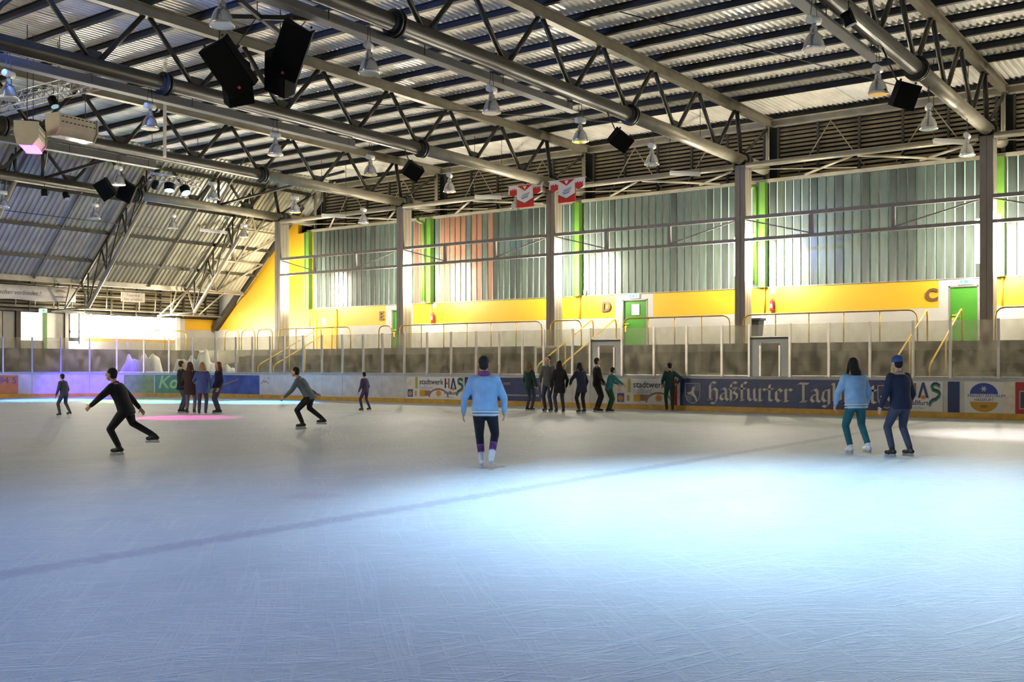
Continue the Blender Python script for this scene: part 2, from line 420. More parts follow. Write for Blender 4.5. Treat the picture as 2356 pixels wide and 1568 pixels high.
# far wall louvre
fl = struct('wall_far_louvre', 'brown louvre strip above the far windows')
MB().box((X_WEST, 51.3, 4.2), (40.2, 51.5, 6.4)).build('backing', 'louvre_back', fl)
mb = MB(); mb.beam((X_WEST, 51.2, 0), (40.0, 51.2, 0), 0.03, 0.13, up=(0, -0.5, 0.85))
lm_ = withmat(mb.mesh('slat'), 'louvre')
for k in range(9): inst('slat', lm_, (0, 0, 4.5 + 0.2 * k), fl)
mb = MB().box((-0.04, 51.02, 4.25), (0.04, 51.1, 6.3)); mm = withmat(mb.mesh('mullion'), 'steel')
for k in range(20): inst('mullion', mm, (39.0 - 1.55 * k, 0, 0), fl)

# ------------------------------------------------------------------ long wall
wall = struct('wall_right', 'long wall with yellow band above white plinth')
ZY0, ZY1, ZTOP = 3.58, 4.62, 8.84
MB().box((XW + 0.25, Y_SOUTH, 0), (41.2, Y_FAR, ZTOP + 0.1)).build('backing', 'wall_grey', wall)
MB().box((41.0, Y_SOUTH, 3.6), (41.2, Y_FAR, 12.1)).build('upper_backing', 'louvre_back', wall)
def wpanel(y0, y1, z0, z1, m, dx=0.0, name='panel'):
    return MB().box((XW - 0.02 - dx, y0, z0), (XW + 0.3, y1, z1)).build(name, m, wall)
DOORS = [('C', 8.44, 9.46, 8.2, 9.81), ('D', 21.86, 23.1, 21.58, 23.47), ('E', 35.86, 36.9, 35.45, 37.32)]
# white plinth and yellow band, broken by white door surrounds
wpanel(Y_SOUTH, 8.44, Z_WALK - 0.4, ZY0, 'wall_white', name='plinth')
edges = [8.2, 9.81, 21.58, 23.47, 35.45, 37.32]
wpanel(9.46, 21.86, Z_WALK - 0.4, ZY0, 'wall_white', name='plinth'); wpanel(23.1, 35.86, Z_WALK - 0.4, ZY0, 'wall_white', name='plinth')
wpanel(36.9, Y_FAR, Z_WALK - 0.4, ZY0, 'wall_white', name='plinth')
for a, b in ((Y_SOUTH, 8.2), (9.81, 16.2), (16.2, 21.58), (23.47, 25.0), (25.0, 33.8), (33.8, 35.45), (37.32, 42.65)):
    wpanel(a + 0.004, b - 0.004, ZY0, ZY1, 'wall_yellow', name='yellow_panel')
for nme, d0, d1, s0, s1 in DOORS:
    wpanel(s0, d0, ZY0, ZY1, 'wall_white', name='door_surround'); wpanel(d1, s1, ZY0, ZY1, 'wall_white', name='door_surround')
    wpanel(d0, d1, 4.36, ZY1, 'wall_white', name='door_surround')
# tall yellow wall at the far end, cut by the roof slope
mb = MB()
poly = [(42.65, ZY0), (51.5, ZY0), (51.5, 3.64), (51.1, 3.64), (44.0, zs(44.0)), (44.0, 8.84), (42.65, 8.84)]
poly = [(-a, b) for a, b in poly]
mb.prism(poly, (XW - 0.02, 0, 0), (0, -1, 0), (0, 0, 1), (1, 0, 0), 0.3)
mb.build('yellow_gable', 'wall_yellow', wall)
MB().beam((XW - 0.15, 43.6, zs(43.6) - 0.05), (XW - 0.15, 51.1, zs(51.1) + 0.15), 0.3, 0.35).build('raking_beam', 'steel_dark', wall)
MB().box((XW - 0.12, Y_SOUTH, ZTOP), (XW + 0.3, 43.2, ZTOP + 0.13)).build('head_beam', 'steel_light', wall)
MB().box((XW - 0.06, Y_SOUTH, ZY1 - 0.02), (XW + 0.1, 42.65, ZY1 + 0.02)).build('sill', 'girder', wall)

# windows of upright glass channels, one per bay
pane_me = {}
for nm in ('pane_green', 'pane_dark', 'pane_orange'):
    mb = MB(); hw = 0.147
    mb.prism([(-hw, 0), (-hw + 0.02, -0.035), (hw - 0.02, -0.035), (hw, 0)], (0, 0, 0), (0, 1, 0), (1, 0, 0), (0, 0, 1), ZTOP - ZY1 - 0.04)
    pane_me[nm] = withmat(mb.mesh('pane'), nm)
bays = [(-10.2, -1.1), (-0.9, 7.5)] + [(YT[i] + 0.2, YT[i + 1] - 0.2) for i in range(4)]
for wi, (y0, y1) in enumerate(bays):
    if wi == 0: continue
    win = struct('window_%d' % wi, 'tall grey-green channel glass window bay', (XW, (y0 + y1) / 2, ZY1))
    MB().box((XW + 0.02, y0, ZY1), (XW + 0.2, y1, ZTOP)).build('joint_backing', 'pane_joint', win)
    n = int((y1 - y0) / 0.335)
    for k in range(n):
        yy = y0 + (k + 0.5) * (y1 - y0) / n
        mname = 'pane_dark' if random.random() < 0.35 else 'pane_green'
        if (25.9 < yy < 27.2 and 0) or (30.2 < yy < 33.9 and random.random() < 0.62) or (34.2 < yy < 35.4): mname = 'pane_orange'
        inst('pane', pane_me[mname], (XW - 0.0, yy, ZY1 + 0.02), win)
    MB().box((XW - 0.1, y0 - 0.02, ZY1), (XW + 0.1, y0 + 0.05, ZTOP)).build('jamb', 'steel_light', win)

# louvre strip between the trusses and the window heads
lv = struct('wall_right_louvre', 'brown horizontal louvre above the glass wall')
for i in range(len(YALL)):
    y0 = YALL[i] + 0.25; y1 = (YALL[i + 1] if i + 1 < len(YALL) else 43.3) - 0.25
    if y1 - y0 < 2: continue
    mb = MB(); mb.beam((0, y0, 0), (0, y1, 0), 0.02, 0.105, up=(0.35, 0, 0.93)); me = withmat(mb.mesh('slat'), 'louvre')
    for k in range(13): inst('slat', me, (40.78, 0, 9.05 + 0.17 * k), lv)
    nn_ = 5
    for k in range(nn_ + 1):
        yy = y0 + 0.05 + (y1 - y0 - 0.1) * k / nn_
        MB().box((40.55, yy - 0.04, 8.9), (40.66, yy + 0.04, 11.2)).build('mullion', 'steel', lv)
    L_ = y1 - y0
    for c_ in (0.27, 0.73):
        a_ = y0 + L_ * c_
        for s_ in (-1, 1):
            MB().tube([(40.5, a_, 11.15), (40.5, a_ + s_ * 1.5, 8.95)], 0.022, 6).build('bracing_rod', 'steel_light', lv)

# doors, letters, signs, extinguishers on the long wall
def wtext(s, y, z, size, m, parent, x=XW - 0.03, bold=0.0, name='letter', depth=0.0, sx=1.0, shear=0.0):
    mb = MB(); mb.mesh2d(text(s, shear, 'LEFT', bold), (x, y, z), (0, -1, 0), (0, 0, 1), (-1, 0, 0), size, sx)
    return mb.build(name, m, parent)
for i, (nme, d0, d1, s0, s1) in enumerate(DOORS):
    dr = struct('door_%d' % (i + 1), 'green steel door beside wall letter ' + nme, (XW, (d0 + d1) / 2, Z_WALK))
    MB().box((XW + 0.03, d0 + 0.04, Z_WALK), (XW + 0.08, d1 - 0.04, 4.33)).build('leaf', 'door_green', dr)
    fr = MB(); fr.box((XW - 0.04, d0, Z_WALK), (XW + 0.1, d0 + 0.05, 4.36)); fr.box((XW - 0.04, d1 - 0.05, Z_WALK), (XW + 0.1, d1, 4.36)); fr.box((XW - 0.04, d0, 4.31), (XW + 0.1, d1, 4.37))
    fr.build('frame', 'girder', dr)
    h = MB(); h.box((XW - 0.01, d1 - 0.2, 3.18), (XW + 0.03, d1 - 0.12, 3.22)); h.tube([(XW - 0.03, d1 - 0.12, 3.3), (XW - 0.03, d1 - 0.32, 3.3)], 0.018); h.box((XW - 0.01, d1 - 0.17, 2.95), (XW + 0.03, d1 - 0.1, 3.2))
    h.build('handle', 'rail_bright', dr)
    if nme == 'D':
        pp = tag(MB().box((XW - 0.015, 22.28, 3.68), (XW + 0.028, 22.64, 4.15)).build('notice', 'paper'), 'white paper notice taped to the green door by letter D', 'notice')
        mb = MB(); ring = [(0.09 * math.cos(2 * PI * k / 20), 0.09 * math.sin(2 * PI * k / 20)) for k in range(20)]
        mb.loft([[(XW - 0.017, 22.46 - a, 3.97 + b) for a, b in ring], [(XW - 0.017, 22.46 - a * 0.85, 3.97 + b * 0.85) for a, b in ring]], cap=False)
        mb.beam((XW - 0.017, 22.52, 3.91), (XW - 0.017, 22.40, 4.03), 0.012, 0.004, up=(1, 0, 0))
        mb.build('printed_symbol', 'grey_print', pp)
def wall_letter(ch, ytl, zbot, size):
    mb = MB(); me = text(ch, 0, 'LEFT', 0.035)
    for dpt in (0.0,):
        pass
    r0 = [Vector((XW - 0.08, ytl - v.co.x * size, zbot + v.co.y * size)) for v in me.vertices]
    b = len(mb.v); n = len(r0)
    mb.v += [tuple(p) for p in r0] + [(XW - 0.02, p.y, p.z) for p in r0]
    from collections import Counter
    ec = Counter()
    for p in me.polygons:
        vs_ = list(p.vertices); mb.f.append(tuple(vs_)); mb.s.append(False)
        for q in range(len(vs_)): ec[tuple(sorted((vs_[q], vs_[(q + 1) % len(vs_)])))] += 1
    for (a, c_), cnt in ec.items():
        if cnt == 1: mb.f.append((a, c_, c_ + n, a + n)); mb.s.append(False)
    return tag(mb.build('sector_letter', 'letter_brown'), 'dark brown raised letter %s on the yellow wall band' % ch, 'letter', 'sector letters on the yellow band')
wall_letter('C', 10.26, 3.86, 0.62); wall_letter('D', 24.14, 3.88, 0.62); wall_letter('E', 37.74, 3.86, 0.62)

def exit_sign(y, z, which):
    t = thing('exit_sign', 'small lit white and green exit sign above the door by letter ' + which, 'sign', (XW - 0.1, y, z), 'exit signs over the green doors')
    MB().box((XW - 0.1, y - 0.24, z), (XW - 0.02, y + 0.24, z + 0.17)).build('case', 'exit_white', t)
    mb = MB(); mb.box((XW - 0.105, y + 0.2, z + 0.03), (XW - 0.1, y + 0.12, z + 0.15)); mb.box((XW - 0.105, y + 0.06, z + 0.03), (XW - 0.1, y - 0.06, z + 0.15)); mb.box((XW - 0.105, y - 0.14, z + 0.03), (XW - 0.1, y - 0.17, z + 0.15))
    mb.build('pictogram', 'exit_green', t)
exit_sign(22.51, 4.42, 'D'); exit_sign(8.85, 4.40, 'C')
def extinguisher(y, zb, lab):
    t = thing('fire_extinguisher', lab, 'extinguisher', (XW - 0.14, y, zb), 'fire extinguishers on the long wall')
    MB().lathe([(0.02, 0), (0.085, 0.02), (0.09, 0.06), (0.09, 0.36), (0.07, 0.43), (0.03, 0.46), (0.03, 0.5)], 14, (XW - 0.14, y, zb)).build('cylinder', 'red', t)
    MB().box((XW - 0.235, y - 0.05, zb + 0.14), (XW - 0.228, y + 0.05, zb + 0.3)).build('sticker', 'white', t)
    MB().tube([(XW - 0.14, y, zb + 0.5), (XW - 0.18, y - 0.1, zb + 0.5), (XW - 0.2, y - 0.12, zb + 0.3), (XW - 0.18, y - 0.11, zb + 0.12)], 0.016, 8).build('hose', 'rubber', t)
    s = tag(MB().box((XW - 0.04, y - 0.12, 4.36), (XW - 0.02, y + 0.12, 4.58)).build('safety_sign', 'white'), 'small white F sign above the ' + lab.split(' ', 1)[1], 'sign', 'extinguisher signs')
    wtext('F', y + 0.04, 4.41, 0.16, 'grey_print', s, XW - 0.042, name='printed_letter')
extinguisher(16.15, 3.64, 'red fire extinguisher beside the wheeled bin near letter C'); extinguisher(33.99, 3.62, 'red fire extinguisher right of letter E')
# yellow service door left of letter E
dr = struct('door_4', 'flush yellow service door near the far column', (XW, 41.75, Z_WALK))
MB().box((XW - 0.05, 40.95, Z_WALK), (XW - 0.02, 42.5, 4.46)).build('leaf', 'wall_yellow_dark', dr)
fr = MB(); fr.box((XW - 0.09, 40.9, Z_WALK), (XW - 0.02, 40.97, 4.5)); fr.box((XW - 0.09, 42.48, Z_WALK), (XW - 0.02, 42.55, 4.5)); fr.box((XW - 0.09, 40.9, 4.44), (XW - 0.02, 42.55, 4.5)); fr.build('frame', 'rail_bright', dr)
tag(MB().box((XW - 0.07, 41.72, 3.68), (XW - 0.05, 42.0, 4.05)).build('notice', 'paper'), 'white paper notice on the yellow service door', 'notice')
tag(MB().lathe([(0.05, 0), (0.07, 0.2), (0.066, 0.2), (0.047, 0.02)], 12, (XW - 0.11, 25.9 - 0.9, ZY1 + 0.02)).build('paper_cup', 'paper'), 'white paper cup left on the window sill', 'cup')

# green posts and downpipes on the wall line
for k, y in enumerate(YALL[1:]):
    nm = ['out past the right edge', 'behind the column at letter C', 'right of letter D behind the column', 'between the two red jerseys and the wall', 'right of letter E', 'at the edge of the yellow gable'][k]
    t = thing('wall_post', 'bright green steel wall post ' + nm, 'post', (XW - 0.2, y, Z_WALK), 'green wall posts')
    MB().box((XW - 0.3, y - 0.15, ZY1 - 0.02), (XW - 0.0, y + 0.15, ZTOP)).build('flange', 'green_paint', t)
    MB().box((XW - 0.32, y + 0.1, ZY1), (XW - 0.02, y + 0.2, ZTOP)).build('web', 'green_dark', t)
    if k in (2, 4):
        MB().tube([(XW - 0.5, y + 0.55, 9.0), (XW - 0.5, y + 0.5, 8.75), (XW - 0.42, y + 0.24, 8.62), (XW - 0.42, y + 0.22, 8.45), (XW - 0.42, y + 0.22, ZY1 + 0.1)], 0.085, 12).build('downpipe', 'green_paint', t)
    MB().tube([(XW - 0.12, y - 0.05, ZY1), (XW - 0.12, y - 0.05, ZY0)], 0.03, 8).build('conduit', 'wall_yellow', t)

# ------------------------------------------------------------------ other walls (outside the view, close the hall)
sbuild(MB().box((X_WEST - 0.3, Y_SOUTH, 0), (X_WEST, Y_FAR, 12.1)), 'wall_left', 'wall_grey', 'grey wall behind the camera side')
sbuild(MB().box((X_WEST, Y_SOUTH - 0.3, 0), (41.2, Y_SOUTH, 12.1)), 'wall_back', 'wall_grey', 'grey wall at the near end')
sbuild(MB().box((X_WEST, 42.9, 11.6), (41, 43.1, 12.1)), 'trim_1', 'louvre_back', 'closing strip at the roof kink')

# ------------------------------------------------------------------ far wall
fw = struct('wall_far', 'far end wall with lit windows')
YF = Y_FAR - 0.15
MB().box((X_WEST, YF, 0), (41.2, Y_FAR + 0.2, 2.75)).build('plinth', 'wall_white', fw)
def fpanel(x0, x1, z0, z1, m, name='panel', d=0.0): return MB().box((x0, YF - d, z0), (x1, Y_FAR, z1)).build(name, m, fw)
fpanel(37.75, 39.9, 3.55, 4.25, 'wall_yellow_dark', 'yellow_panel'); fpanel(37.75, 39.9, 2.75, 3.55, 'wall_white', 'panel')
fpanel(37.35, 37.75, 2.75, 4.3, 'wall_grey', 'panel')
fpanel(31.4, 37.1, 2.75, 2.95, 'wall_yellow', 'yellow_panel')
fpanel(30.55, 31.7, 2.95, 4.3, 'wall_white', 'panel'); fpanel(30.55, 31.7, 3.2, 3.32, 'navy', 'stripe', 0.02)
fpanel(X_WEST, 40.2, 4.24, 4.36, 'steel', 'head_beam', 0.1)
wn = struct('window_7', 'large brightly lit window in the far wall', (34.4, YF, 2.95))
MB().box((31.75, YF + 0.02, 2.95), (37.05, Y_FAR, 4.24)).build('pane', 'window_glow', wn)
for x in (31.72, 37.08): MB().box((x - 0.04, YF - 0.06, 2.95), (x + 0.04, Y_FAR, 4.24)).build('frame', 'column_beige', wn)
fpanel(37.1, 37.35, 0, 4.3, 'white', 'pillar', 0.1)
wn = struct('window_8', 'row of far windows with green and dark posts', (28, YF, 2.7))
for x0, x1, m in ((24.0, 25.6, 'wall_white'), (25.65, 26.9, 'column_beige'), (26.95, 28.1, 'window_glow_soft'), (28.45, 29.15, 'window_glow_soft'), (29.35, 30.2, 'wall_grey')):
    pass
for x0, x1, m in ((20, 22.6, 'wall_grey'), (22.7, 26.9, 'column_beige'), (26.95, 27.55, 'wall_white'), (27.85, 29.02, 'window_glow_soft'), (29.25, 30.2, 'wall_grey')):
    MB().box((x0, YF + 0.02, 2.75), (x1, Y_FAR, 4.24)).build('pane', m, wn)
for x0, x1, m in ((27.58, 27.82, 'bench'), (29.04, 29.22, 'green_paint'), (30.22, 30.42, 'bench'), (22.6, 22.7, 'green_paint')):
    MB().box((x0, YF - 0.08, 2.3), (x1, Y_FAR, 4.26)).build('post', m, wn)
# far stand behind the end boards
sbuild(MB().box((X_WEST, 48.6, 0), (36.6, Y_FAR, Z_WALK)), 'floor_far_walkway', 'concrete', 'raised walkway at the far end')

# ------------------------------------------------------------------ stand and walkway on the long side
st = thing('grandstand', 'dark stepped concrete stand behind the rink glass', 'stand', (34, 15, 0))
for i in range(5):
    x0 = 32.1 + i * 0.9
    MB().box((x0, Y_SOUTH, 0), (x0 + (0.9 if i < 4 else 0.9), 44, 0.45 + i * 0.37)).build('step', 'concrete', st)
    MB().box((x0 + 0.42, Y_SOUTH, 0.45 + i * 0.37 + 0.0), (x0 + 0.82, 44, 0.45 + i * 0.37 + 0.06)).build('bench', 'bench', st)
sbuild(MB().box((36.6, Y_SOUTH, 0), (XW + 0.2, Y_FAR, Z_WALK)), 'floor_walkway', 'concrete_light', 'raised concrete walkway along the long wall')

# railings along the walkway
def railing(pts_fn, a, b, lab, npost, z0=Z_WALK, h=1.07, arc=0.28):
    # pts_fn maps (distance, height) to a point
    t = thing('railing', lab, 'railing', pts_fn((a + b) / 2, z0), 'tubular railings on the walkway')
    s = 1 if b > a else -1
    pts = [pts_fn(a, z0)] + [pts_fn(a + s * arc * (1 - math.cos(u)), z0 + h - arc + arc * math.sin(u)) for u in (0, PI / 6, PI / 3, PI / 2)]
    pts += [pts_fn(b - s * arc * (1 - math.cos(u)), z0 + h - arc + arc * math.sin(u)) for u in (PI / 2, PI / 3, PI / 6, 0)] + [pts_fn(b, z0)]
    MB().tube(pts, 0.028, 8).build('handrail', 'rail_yellow', t)
    for k in range(1, npost + 1):
        d = a + (b - a) * k / (npost + 1)
        MB().tube([pts_fn(d, z0), pts_fn(d, z0 + h)], 0.022, 8).build('baluster', 'rail_yellow', t)
    return t
fx = lambda d, z: (36.62, d, z)
railing(fx, 16.0, 9.7, 'long yellow-brown railing below letter C', 4)
railing(fx, 21.2, 16.55, 'yellow-brown railing in front of the green door by letter D', 3)
railing(fx, 24.75, 23.2, 'short yellow-brown railing below letter D', 0)
railing(fx, 33.4, 25.2, 'long yellow-brown railing between letters E and D', 5)
railing(fx, 34.75, 33.9, 'very short railing loop beside the column at letter E', 0)
railing(fx, 41.9, 36.65, 'railing in front of the yellow service door', 3)
railing(fx, 7.25, 2.0, 'railing at the right edge beyond the green door by letter C', 3)
railing(fx, 43.6, 42.4, 'railing loop just left of the far column', 0)
railing(fx, 44.9, 43.8, 'railing loop second to the left of the far column', 0)
railing(fx, 46.3, 45.1, 'railing loop third to the left of the far column', 0)
ff = lambda d, z: (d, 48.7, z)
railing(ff, 35.9, 34.7, 'pale yellow railing loop below the yellow far corner', 0)
railing(ff, 34.5, 33.3, 'pale yellow railing loop below the lit far window', 0)
def stair_rail(y, lab):
    t = thing('stair_rail', lab, 'railing', (34.5, y, 0.5), 'yellow stair rails in the stand')
    for yy in (y, y - 1.1):
        pts = [(36.5, yy, 2.3), (36.5, yy, 3.2), (36.42, yy, 3.33), (36.3, yy, 3.3), (32.6, yy, 1.55), (32.45, yy, 1.4), (32.45, yy, 0.5)]
        MB().tube(pts, 0.03, 8).build('handrail', 'rail_bright', t)
        MB().tube([(34.4, yy, 1.2), (34.4, yy, 2.4)], 0.025, 8).build('baluster', 'rail_bright', t)
    for i in range(5): MB().box((32.1 + i * 0.9 - 0.45, y - 1.05, 0.2), (32.1 + i * 0.9, y - 0.05, 0.26 + i * 0.37 + 0.0)).build('tread', 'concrete', t)
stair_rail(22.55, 'yellow stair rail rising to the walkway at letter D')
stair_rail(9.35, 'yellow stair rail rising to the green door by letter C')
stair_rail(38.6, 'yellow stair rail rising to the walkway left of letter E')

# wheeled bin on the walkway
t = thing('wheeled_bin', 'black wheeled refuse bin on the walkway beside the column', 'bin', (38.75, 16.45, Z_WALK))
bx_, by_ = 38.75, 16.45
MB().quadbox([(bx_ - .2, by_ - .2, Z_WALK + .05), (bx_ + .2, by_ - .2, Z_WALK + .05), (bx_ + .2, by_ + .2, Z_WALK + .05), (bx_ - .2, by_ + .2, Z_WALK + .05),
              (bx_ - .27, by_ - .27, Z_WALK + .95), (bx_ + .27, by_ - .27, Z_WALK + .95), (bx_ + .27, by_ + .27, Z_WALK + .95), (bx_ - .27, by_ + .27, Z_WALK + .95)]).build('body', 'bin', t)
MB().box((bx_ - .29, by_ - .34, Z_WALK + .95), (bx_ + .29, by_ + .3, Z_WALK + 1.03)).build('lid', 'bin', t)
for s_ in (-1, 1): MB().tube([(bx_ + s_ * .22, by_ + .24, Z_WALK + .1), (bx_ + s_ * .27, by_ + .24, Z_WALK + .1)], 0.1, 14).build('wheel', 'rubber', t)

# ------------------------------------------------------------------ columns with opal tube lights
COLN = ['that stands beyond the right edge', 'that stands far beyond the right edge', 'right of green door C', 'between letters D and C', 'below the red jerseys', 'beside letter E', 'in front of the yellow gable']
COLN[0], COLN[1] = COLN[1], COLN[0]
def column(x, y, desc, flip=1):
    t = thing('steel_column', 'beige steel column, front toned as shade, ' + desc, 'column', (x, y, 0), 'hall columns')
    z1 = 9.2
    m1 = MB()
    for a, b in ((0.0, 0.18), (0.2, 0.42), (0.44, 0.6)): m1.box((x + a * flip, y - 0.205, 0), (x + b * flip, y + 0.205, z1))
    m1.box((x + 0.02 * flip, y - 0.185, 0), (x + 0.58 * flip, y + 0.185, z1)); m1.build('shaft', 'column_beige', t)
    m2 = MB()
    for a, b in ((-0.21, -0.02), (0.0, 0.21)): m2.box((x - 0.03 * flip, y + a, 0), (x + 0.0, y + b, z1 - 0.05))
    m2.box((x - 0.015 * flip, y - 0.03, 0), (x + 0.0, y + 0.0, z1 - 0.05))
    m2.build('shaded_front', 'column_shaded', t)  # thin slab toning the front face as if in shade
    MB().box((x - 0.05 * flip, y - 0.2, z1 - 0.02), (x + 0.6 * flip, y + 0.2, z1 + 0.06)).build('cap_plate', 'steel_dark', t)
def tube_light(x, y, side, desc, z0=4.8, z1=6.55):
    yb = y + side * 0.215
    t = thing('tube_light', 'glowing tube light, %s side of the column %s' % ('near' if side < 0 else 'far', desc), 'light', (x, yb, z0), 'tube lights on the columns')
    MB().box((x - 0.06, yb, z0 - 0.05), (x + 0.06, yb + side * 0.05, z1 + 0.05)).build('housing', 'lamp_white', t)
    mb = MB(); yc = yb + side * 0.09
    ring = [(x + 0.075 * math.cos(2 * PI * k / 6), yc + 0.075 * math.sin(2 * PI * k / 6)) for k in range(6)]
    mb.loft([[(a, b, z0) for a, b in ring], [(a, b, z1) for a, b in ring]], cap=False); mb.build('tube', 'tube_glow', t)
    return t
for y, d in zip(YALL, COLN):
    column(XC, y, d)
    tube_light(XC + 0.3, y, -1, d); tube_light(XC + 0.3, y, 1, d, 4.95, 6.45)
# opposite column row, out of view; tube lights added on three for fill
for k, y in enumerate(YALL):
    d = 'opposite, unseen, %s from the near end' % ['one', 'two', 'three', 'four', 'five', 'six', 'seven'][k]
    column(-5.4, y, d, -1)
    if k in (4, 5, 6): tube_light(-5.7, y, -1, d); tube_light(-5.7, y, 1, d)
# tube light on the far wall
t = thing('tube_light', 'glowing upright tube light on the far wall left of the lit window', 'light', (31.15, YF - 0.1, 2.6), 'tube lights on the columns')
MB().box((31.05, YF - 0.12, 2.6), (31.25, YF - 0.03, 4.2)).build('housing', 'lamp_white', t)
MB().tube([(31.15, YF - 0.21, 2.6), (31.15, YF - 0.21, 4.15)], 0.075, 12).build('tube', 'tube_glow', t)

# longitudinal tube strut along the column heads with braces
for i in range(len(YALL)):
    y0 = YALL[i] + 0.25; y1 = (YALL[i + 1] - 0.25) if i + 1 < len(YALL) else 46.5
    if i == len(YALL) - 1: continue
    d = ['beyond the right edge, outer', 'beyond the right edge, inner', 'above letter C', 'above letter D', 'left of the red jerseys', 'above letter E'][i]
    t = thing('head_strut', 'horizontal steel tube strut between column heads ' + d, 'strut', (XC, (y0 + y1) / 2, 9.1), 'struts between the column heads')
    MB().tube([(XC, y0, 9.15), (XC, y1, 9.15)], 0.115, 12).build('tube', 'steel_light', t)
    ym = (y0 + y1) / 2
    for s_ in (-1, 1): MB().tube([(XC, ym + s_ * 0.1, 9.05), (XW - 0.3, ym + s_ * 2.6, 8.95)], 0.05, 8).build('brace', 'steel_light', t)
    MB().tube([(XC, y1 - 0.1, 9.0), (XW - 0.4, y1 - 3.6, 8.98)], 0.025, 6).build('tie', 'steel_light', t)
    MB().tube([(XC, y0 + 0.1, 9.0), (XW - 0.4, y0 + 2.4, 8.98)], 0.05, 6).build('brace', 'steel_light', t)
# wind girders between the columns
for i in range(1, len(YALL) - 1):
    y0, y1 = YALL[i] + 0.2, YALL[i + 1] - 0.2
    d = ['at the right edge of view', 'across the glass above letter C', 'across the glass above letter D', 'across the glass between jerseys and letter E', 'across the glass above letter E'][i - 1]
    t = thing('wind_girder', 'slim grey lattice girder ' + d, 'girder', (XC + 0.1, (y0 + y1) / 2, 6.3), 'lattice girders between columns')
    xg = XC - 0.02
    MB().box((xg - 0.02, y0, 7.08), (xg + 0.14, y1, 7.21)).build('top_chord', 'girder', t)
    MB().box((xg - 0.02, y0, 6.24), (xg + 0.14, y1, 6.36)).build('bottom_chord', 'girder', t)
    ya, yb = y0 + (y1 - y0) * 0.34, y0 + (y1 - y0) * 0.69
    for yy in (ya, yb): MB().box((xg, yy - 0.065, 6.36), (xg + 0.12, yy + 0.065, 7.08)).build('upright', 'girder', t)
    MB().beam((xg + 0.07, y0, 7.08), (xg + 0.07, ya, 6.38), 0.03, 0.05).build('diagonal', 'girder', t)
    MB().beam((xg + 0.07, y1, 7.08), (xg + 0.07, yb, 6.38), 0.03, 0.05).build('diagonal', 'girder', t)

# ------------------------------------------------------------------ roof trusses
TN = ['far beyond the right edge', 'beyond the right edge', 'landing by door C', 'landing between letters D and C', 'landing below the red jerseys', 'landing beside letter E', 'landing at the yellow gable']
TOPN = [37.1 - 3.29 * k for k in range(13)]; BOTN = [35.4 - 3.27 * k for k in range(13)]
def truss(y, desc):
    t = thing('roof_truss', 'steel tube roof truss ' + desc, 'truss', (XC, y, Z_LO), 'roof trusses')
    x0 = -5.4
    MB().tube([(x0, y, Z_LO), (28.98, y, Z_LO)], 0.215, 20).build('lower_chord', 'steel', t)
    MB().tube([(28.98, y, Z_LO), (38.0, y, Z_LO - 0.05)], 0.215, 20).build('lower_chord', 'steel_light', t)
    MB().tube([(XC + 0.75, y, Z_LO - 0.05), (39.9, y, Z_LO - 0.08)], 0.23, 20).build('chord_end', 'steel_light', t)
    MB().ibeam((x0, y, Z_TC + 0.17), (40.6, y, Z_TC + 0.17), 0.24, 0.34, 0.03).build('top_chord', 'steel_light', t)
    for k in range(12):
        xb = BOTN[k]
        for xt in (TOPN[k], TOPN[k + 1]):
            s_ = 1 if xt > xb else -1
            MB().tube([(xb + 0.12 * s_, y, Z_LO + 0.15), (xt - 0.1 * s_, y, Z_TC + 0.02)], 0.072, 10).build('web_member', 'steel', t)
        mb = MB(); mb.prism([(-0.32, 0.1), (0.32, 0.1), (0.2, 0.42), (-0.2, 0.42)], (xb, y - 0.012, Z_LO), (1, 0, 0), (0, 0, 1), (0, 1, 0), 0.024); mb.build('gusset', 'steel_dark', t)
    MB().tube([(TOPN[0] + 0.1, y, Z_TC), (XC + 0.05, y, Z_LO + 0.15)], 0.085, 10).build('web_member', 'steel', t)
    MB().tube([(40.4, y, Z_TC), (XC + 0.3, y, Z_LO + 0.2)], 0.06, 10).build('web_member', 'steel', t)
    MB().tube([(40.2, y, Z_TC), (40.2, y, 9.1)], 0.08, 10).build('web_member', 'steel_light', t)
    for xf in (7.0, 17.95, 28.98):
        mb = MB(); R = 0.33
        for dx in (-0.06, 0.06):
            mb.tube([(xf + dx - 0.03, y, Z_LO), (xf + dx + 0.03, y, Z_LO)], R, 20)
        mb.tube([(xf - 0.2, y, Z_LO), (xf + 0.2, y, Z_LO)], 0.24, 20)
        mb.build('flange_joint', 'steel_dark', t)
    mb = MB(); mb.box((XC - 0.05, y - 0.25, 9.2), (XC + 0.6, y + 0.25, 9.35)); mb.tube([(XC + 0.2, y, Z_LO - 0.05), (XC + 0.55, y, Z_LO - 0.05)], 0.3, 16); mb.build('bearing', 'steel_dark', t)
for y, d in zip(YALL[1:], TN[1:]): truss(y, d)
# cable trays slung below the lower chords
for i, y in enumerate(YALL[1:]):
    xe = [26.8, 26.0, 26.0, 25.8, 24.0, 20.0][i]
    t = thing('cable_tray', 'flat grey cable tray under the truss ' + TN[1 + i], 'cable tray', (12, y + 0.1, 8.95), 'cable trays under the trusses')
    MB().beam((-5, y + 0.28, 9.13), (xe, y + 0.28, 9.13), 0.05, 0.3).build('side', 'tray', t)
    MB().beam((-5, y + 0.16, 8.99), (xe, y + 0.16, 8.99), 0.28, 0.03).build('bottom', 'tray', t)
    for k in range(9):
        x = xe - 0.4 - k * 3.2
        MB().tube([(x, y + 0.16, 9.0), (x, y + 0.16, 9.35)], 0.012, 6).build('hanger', 'steel', t)

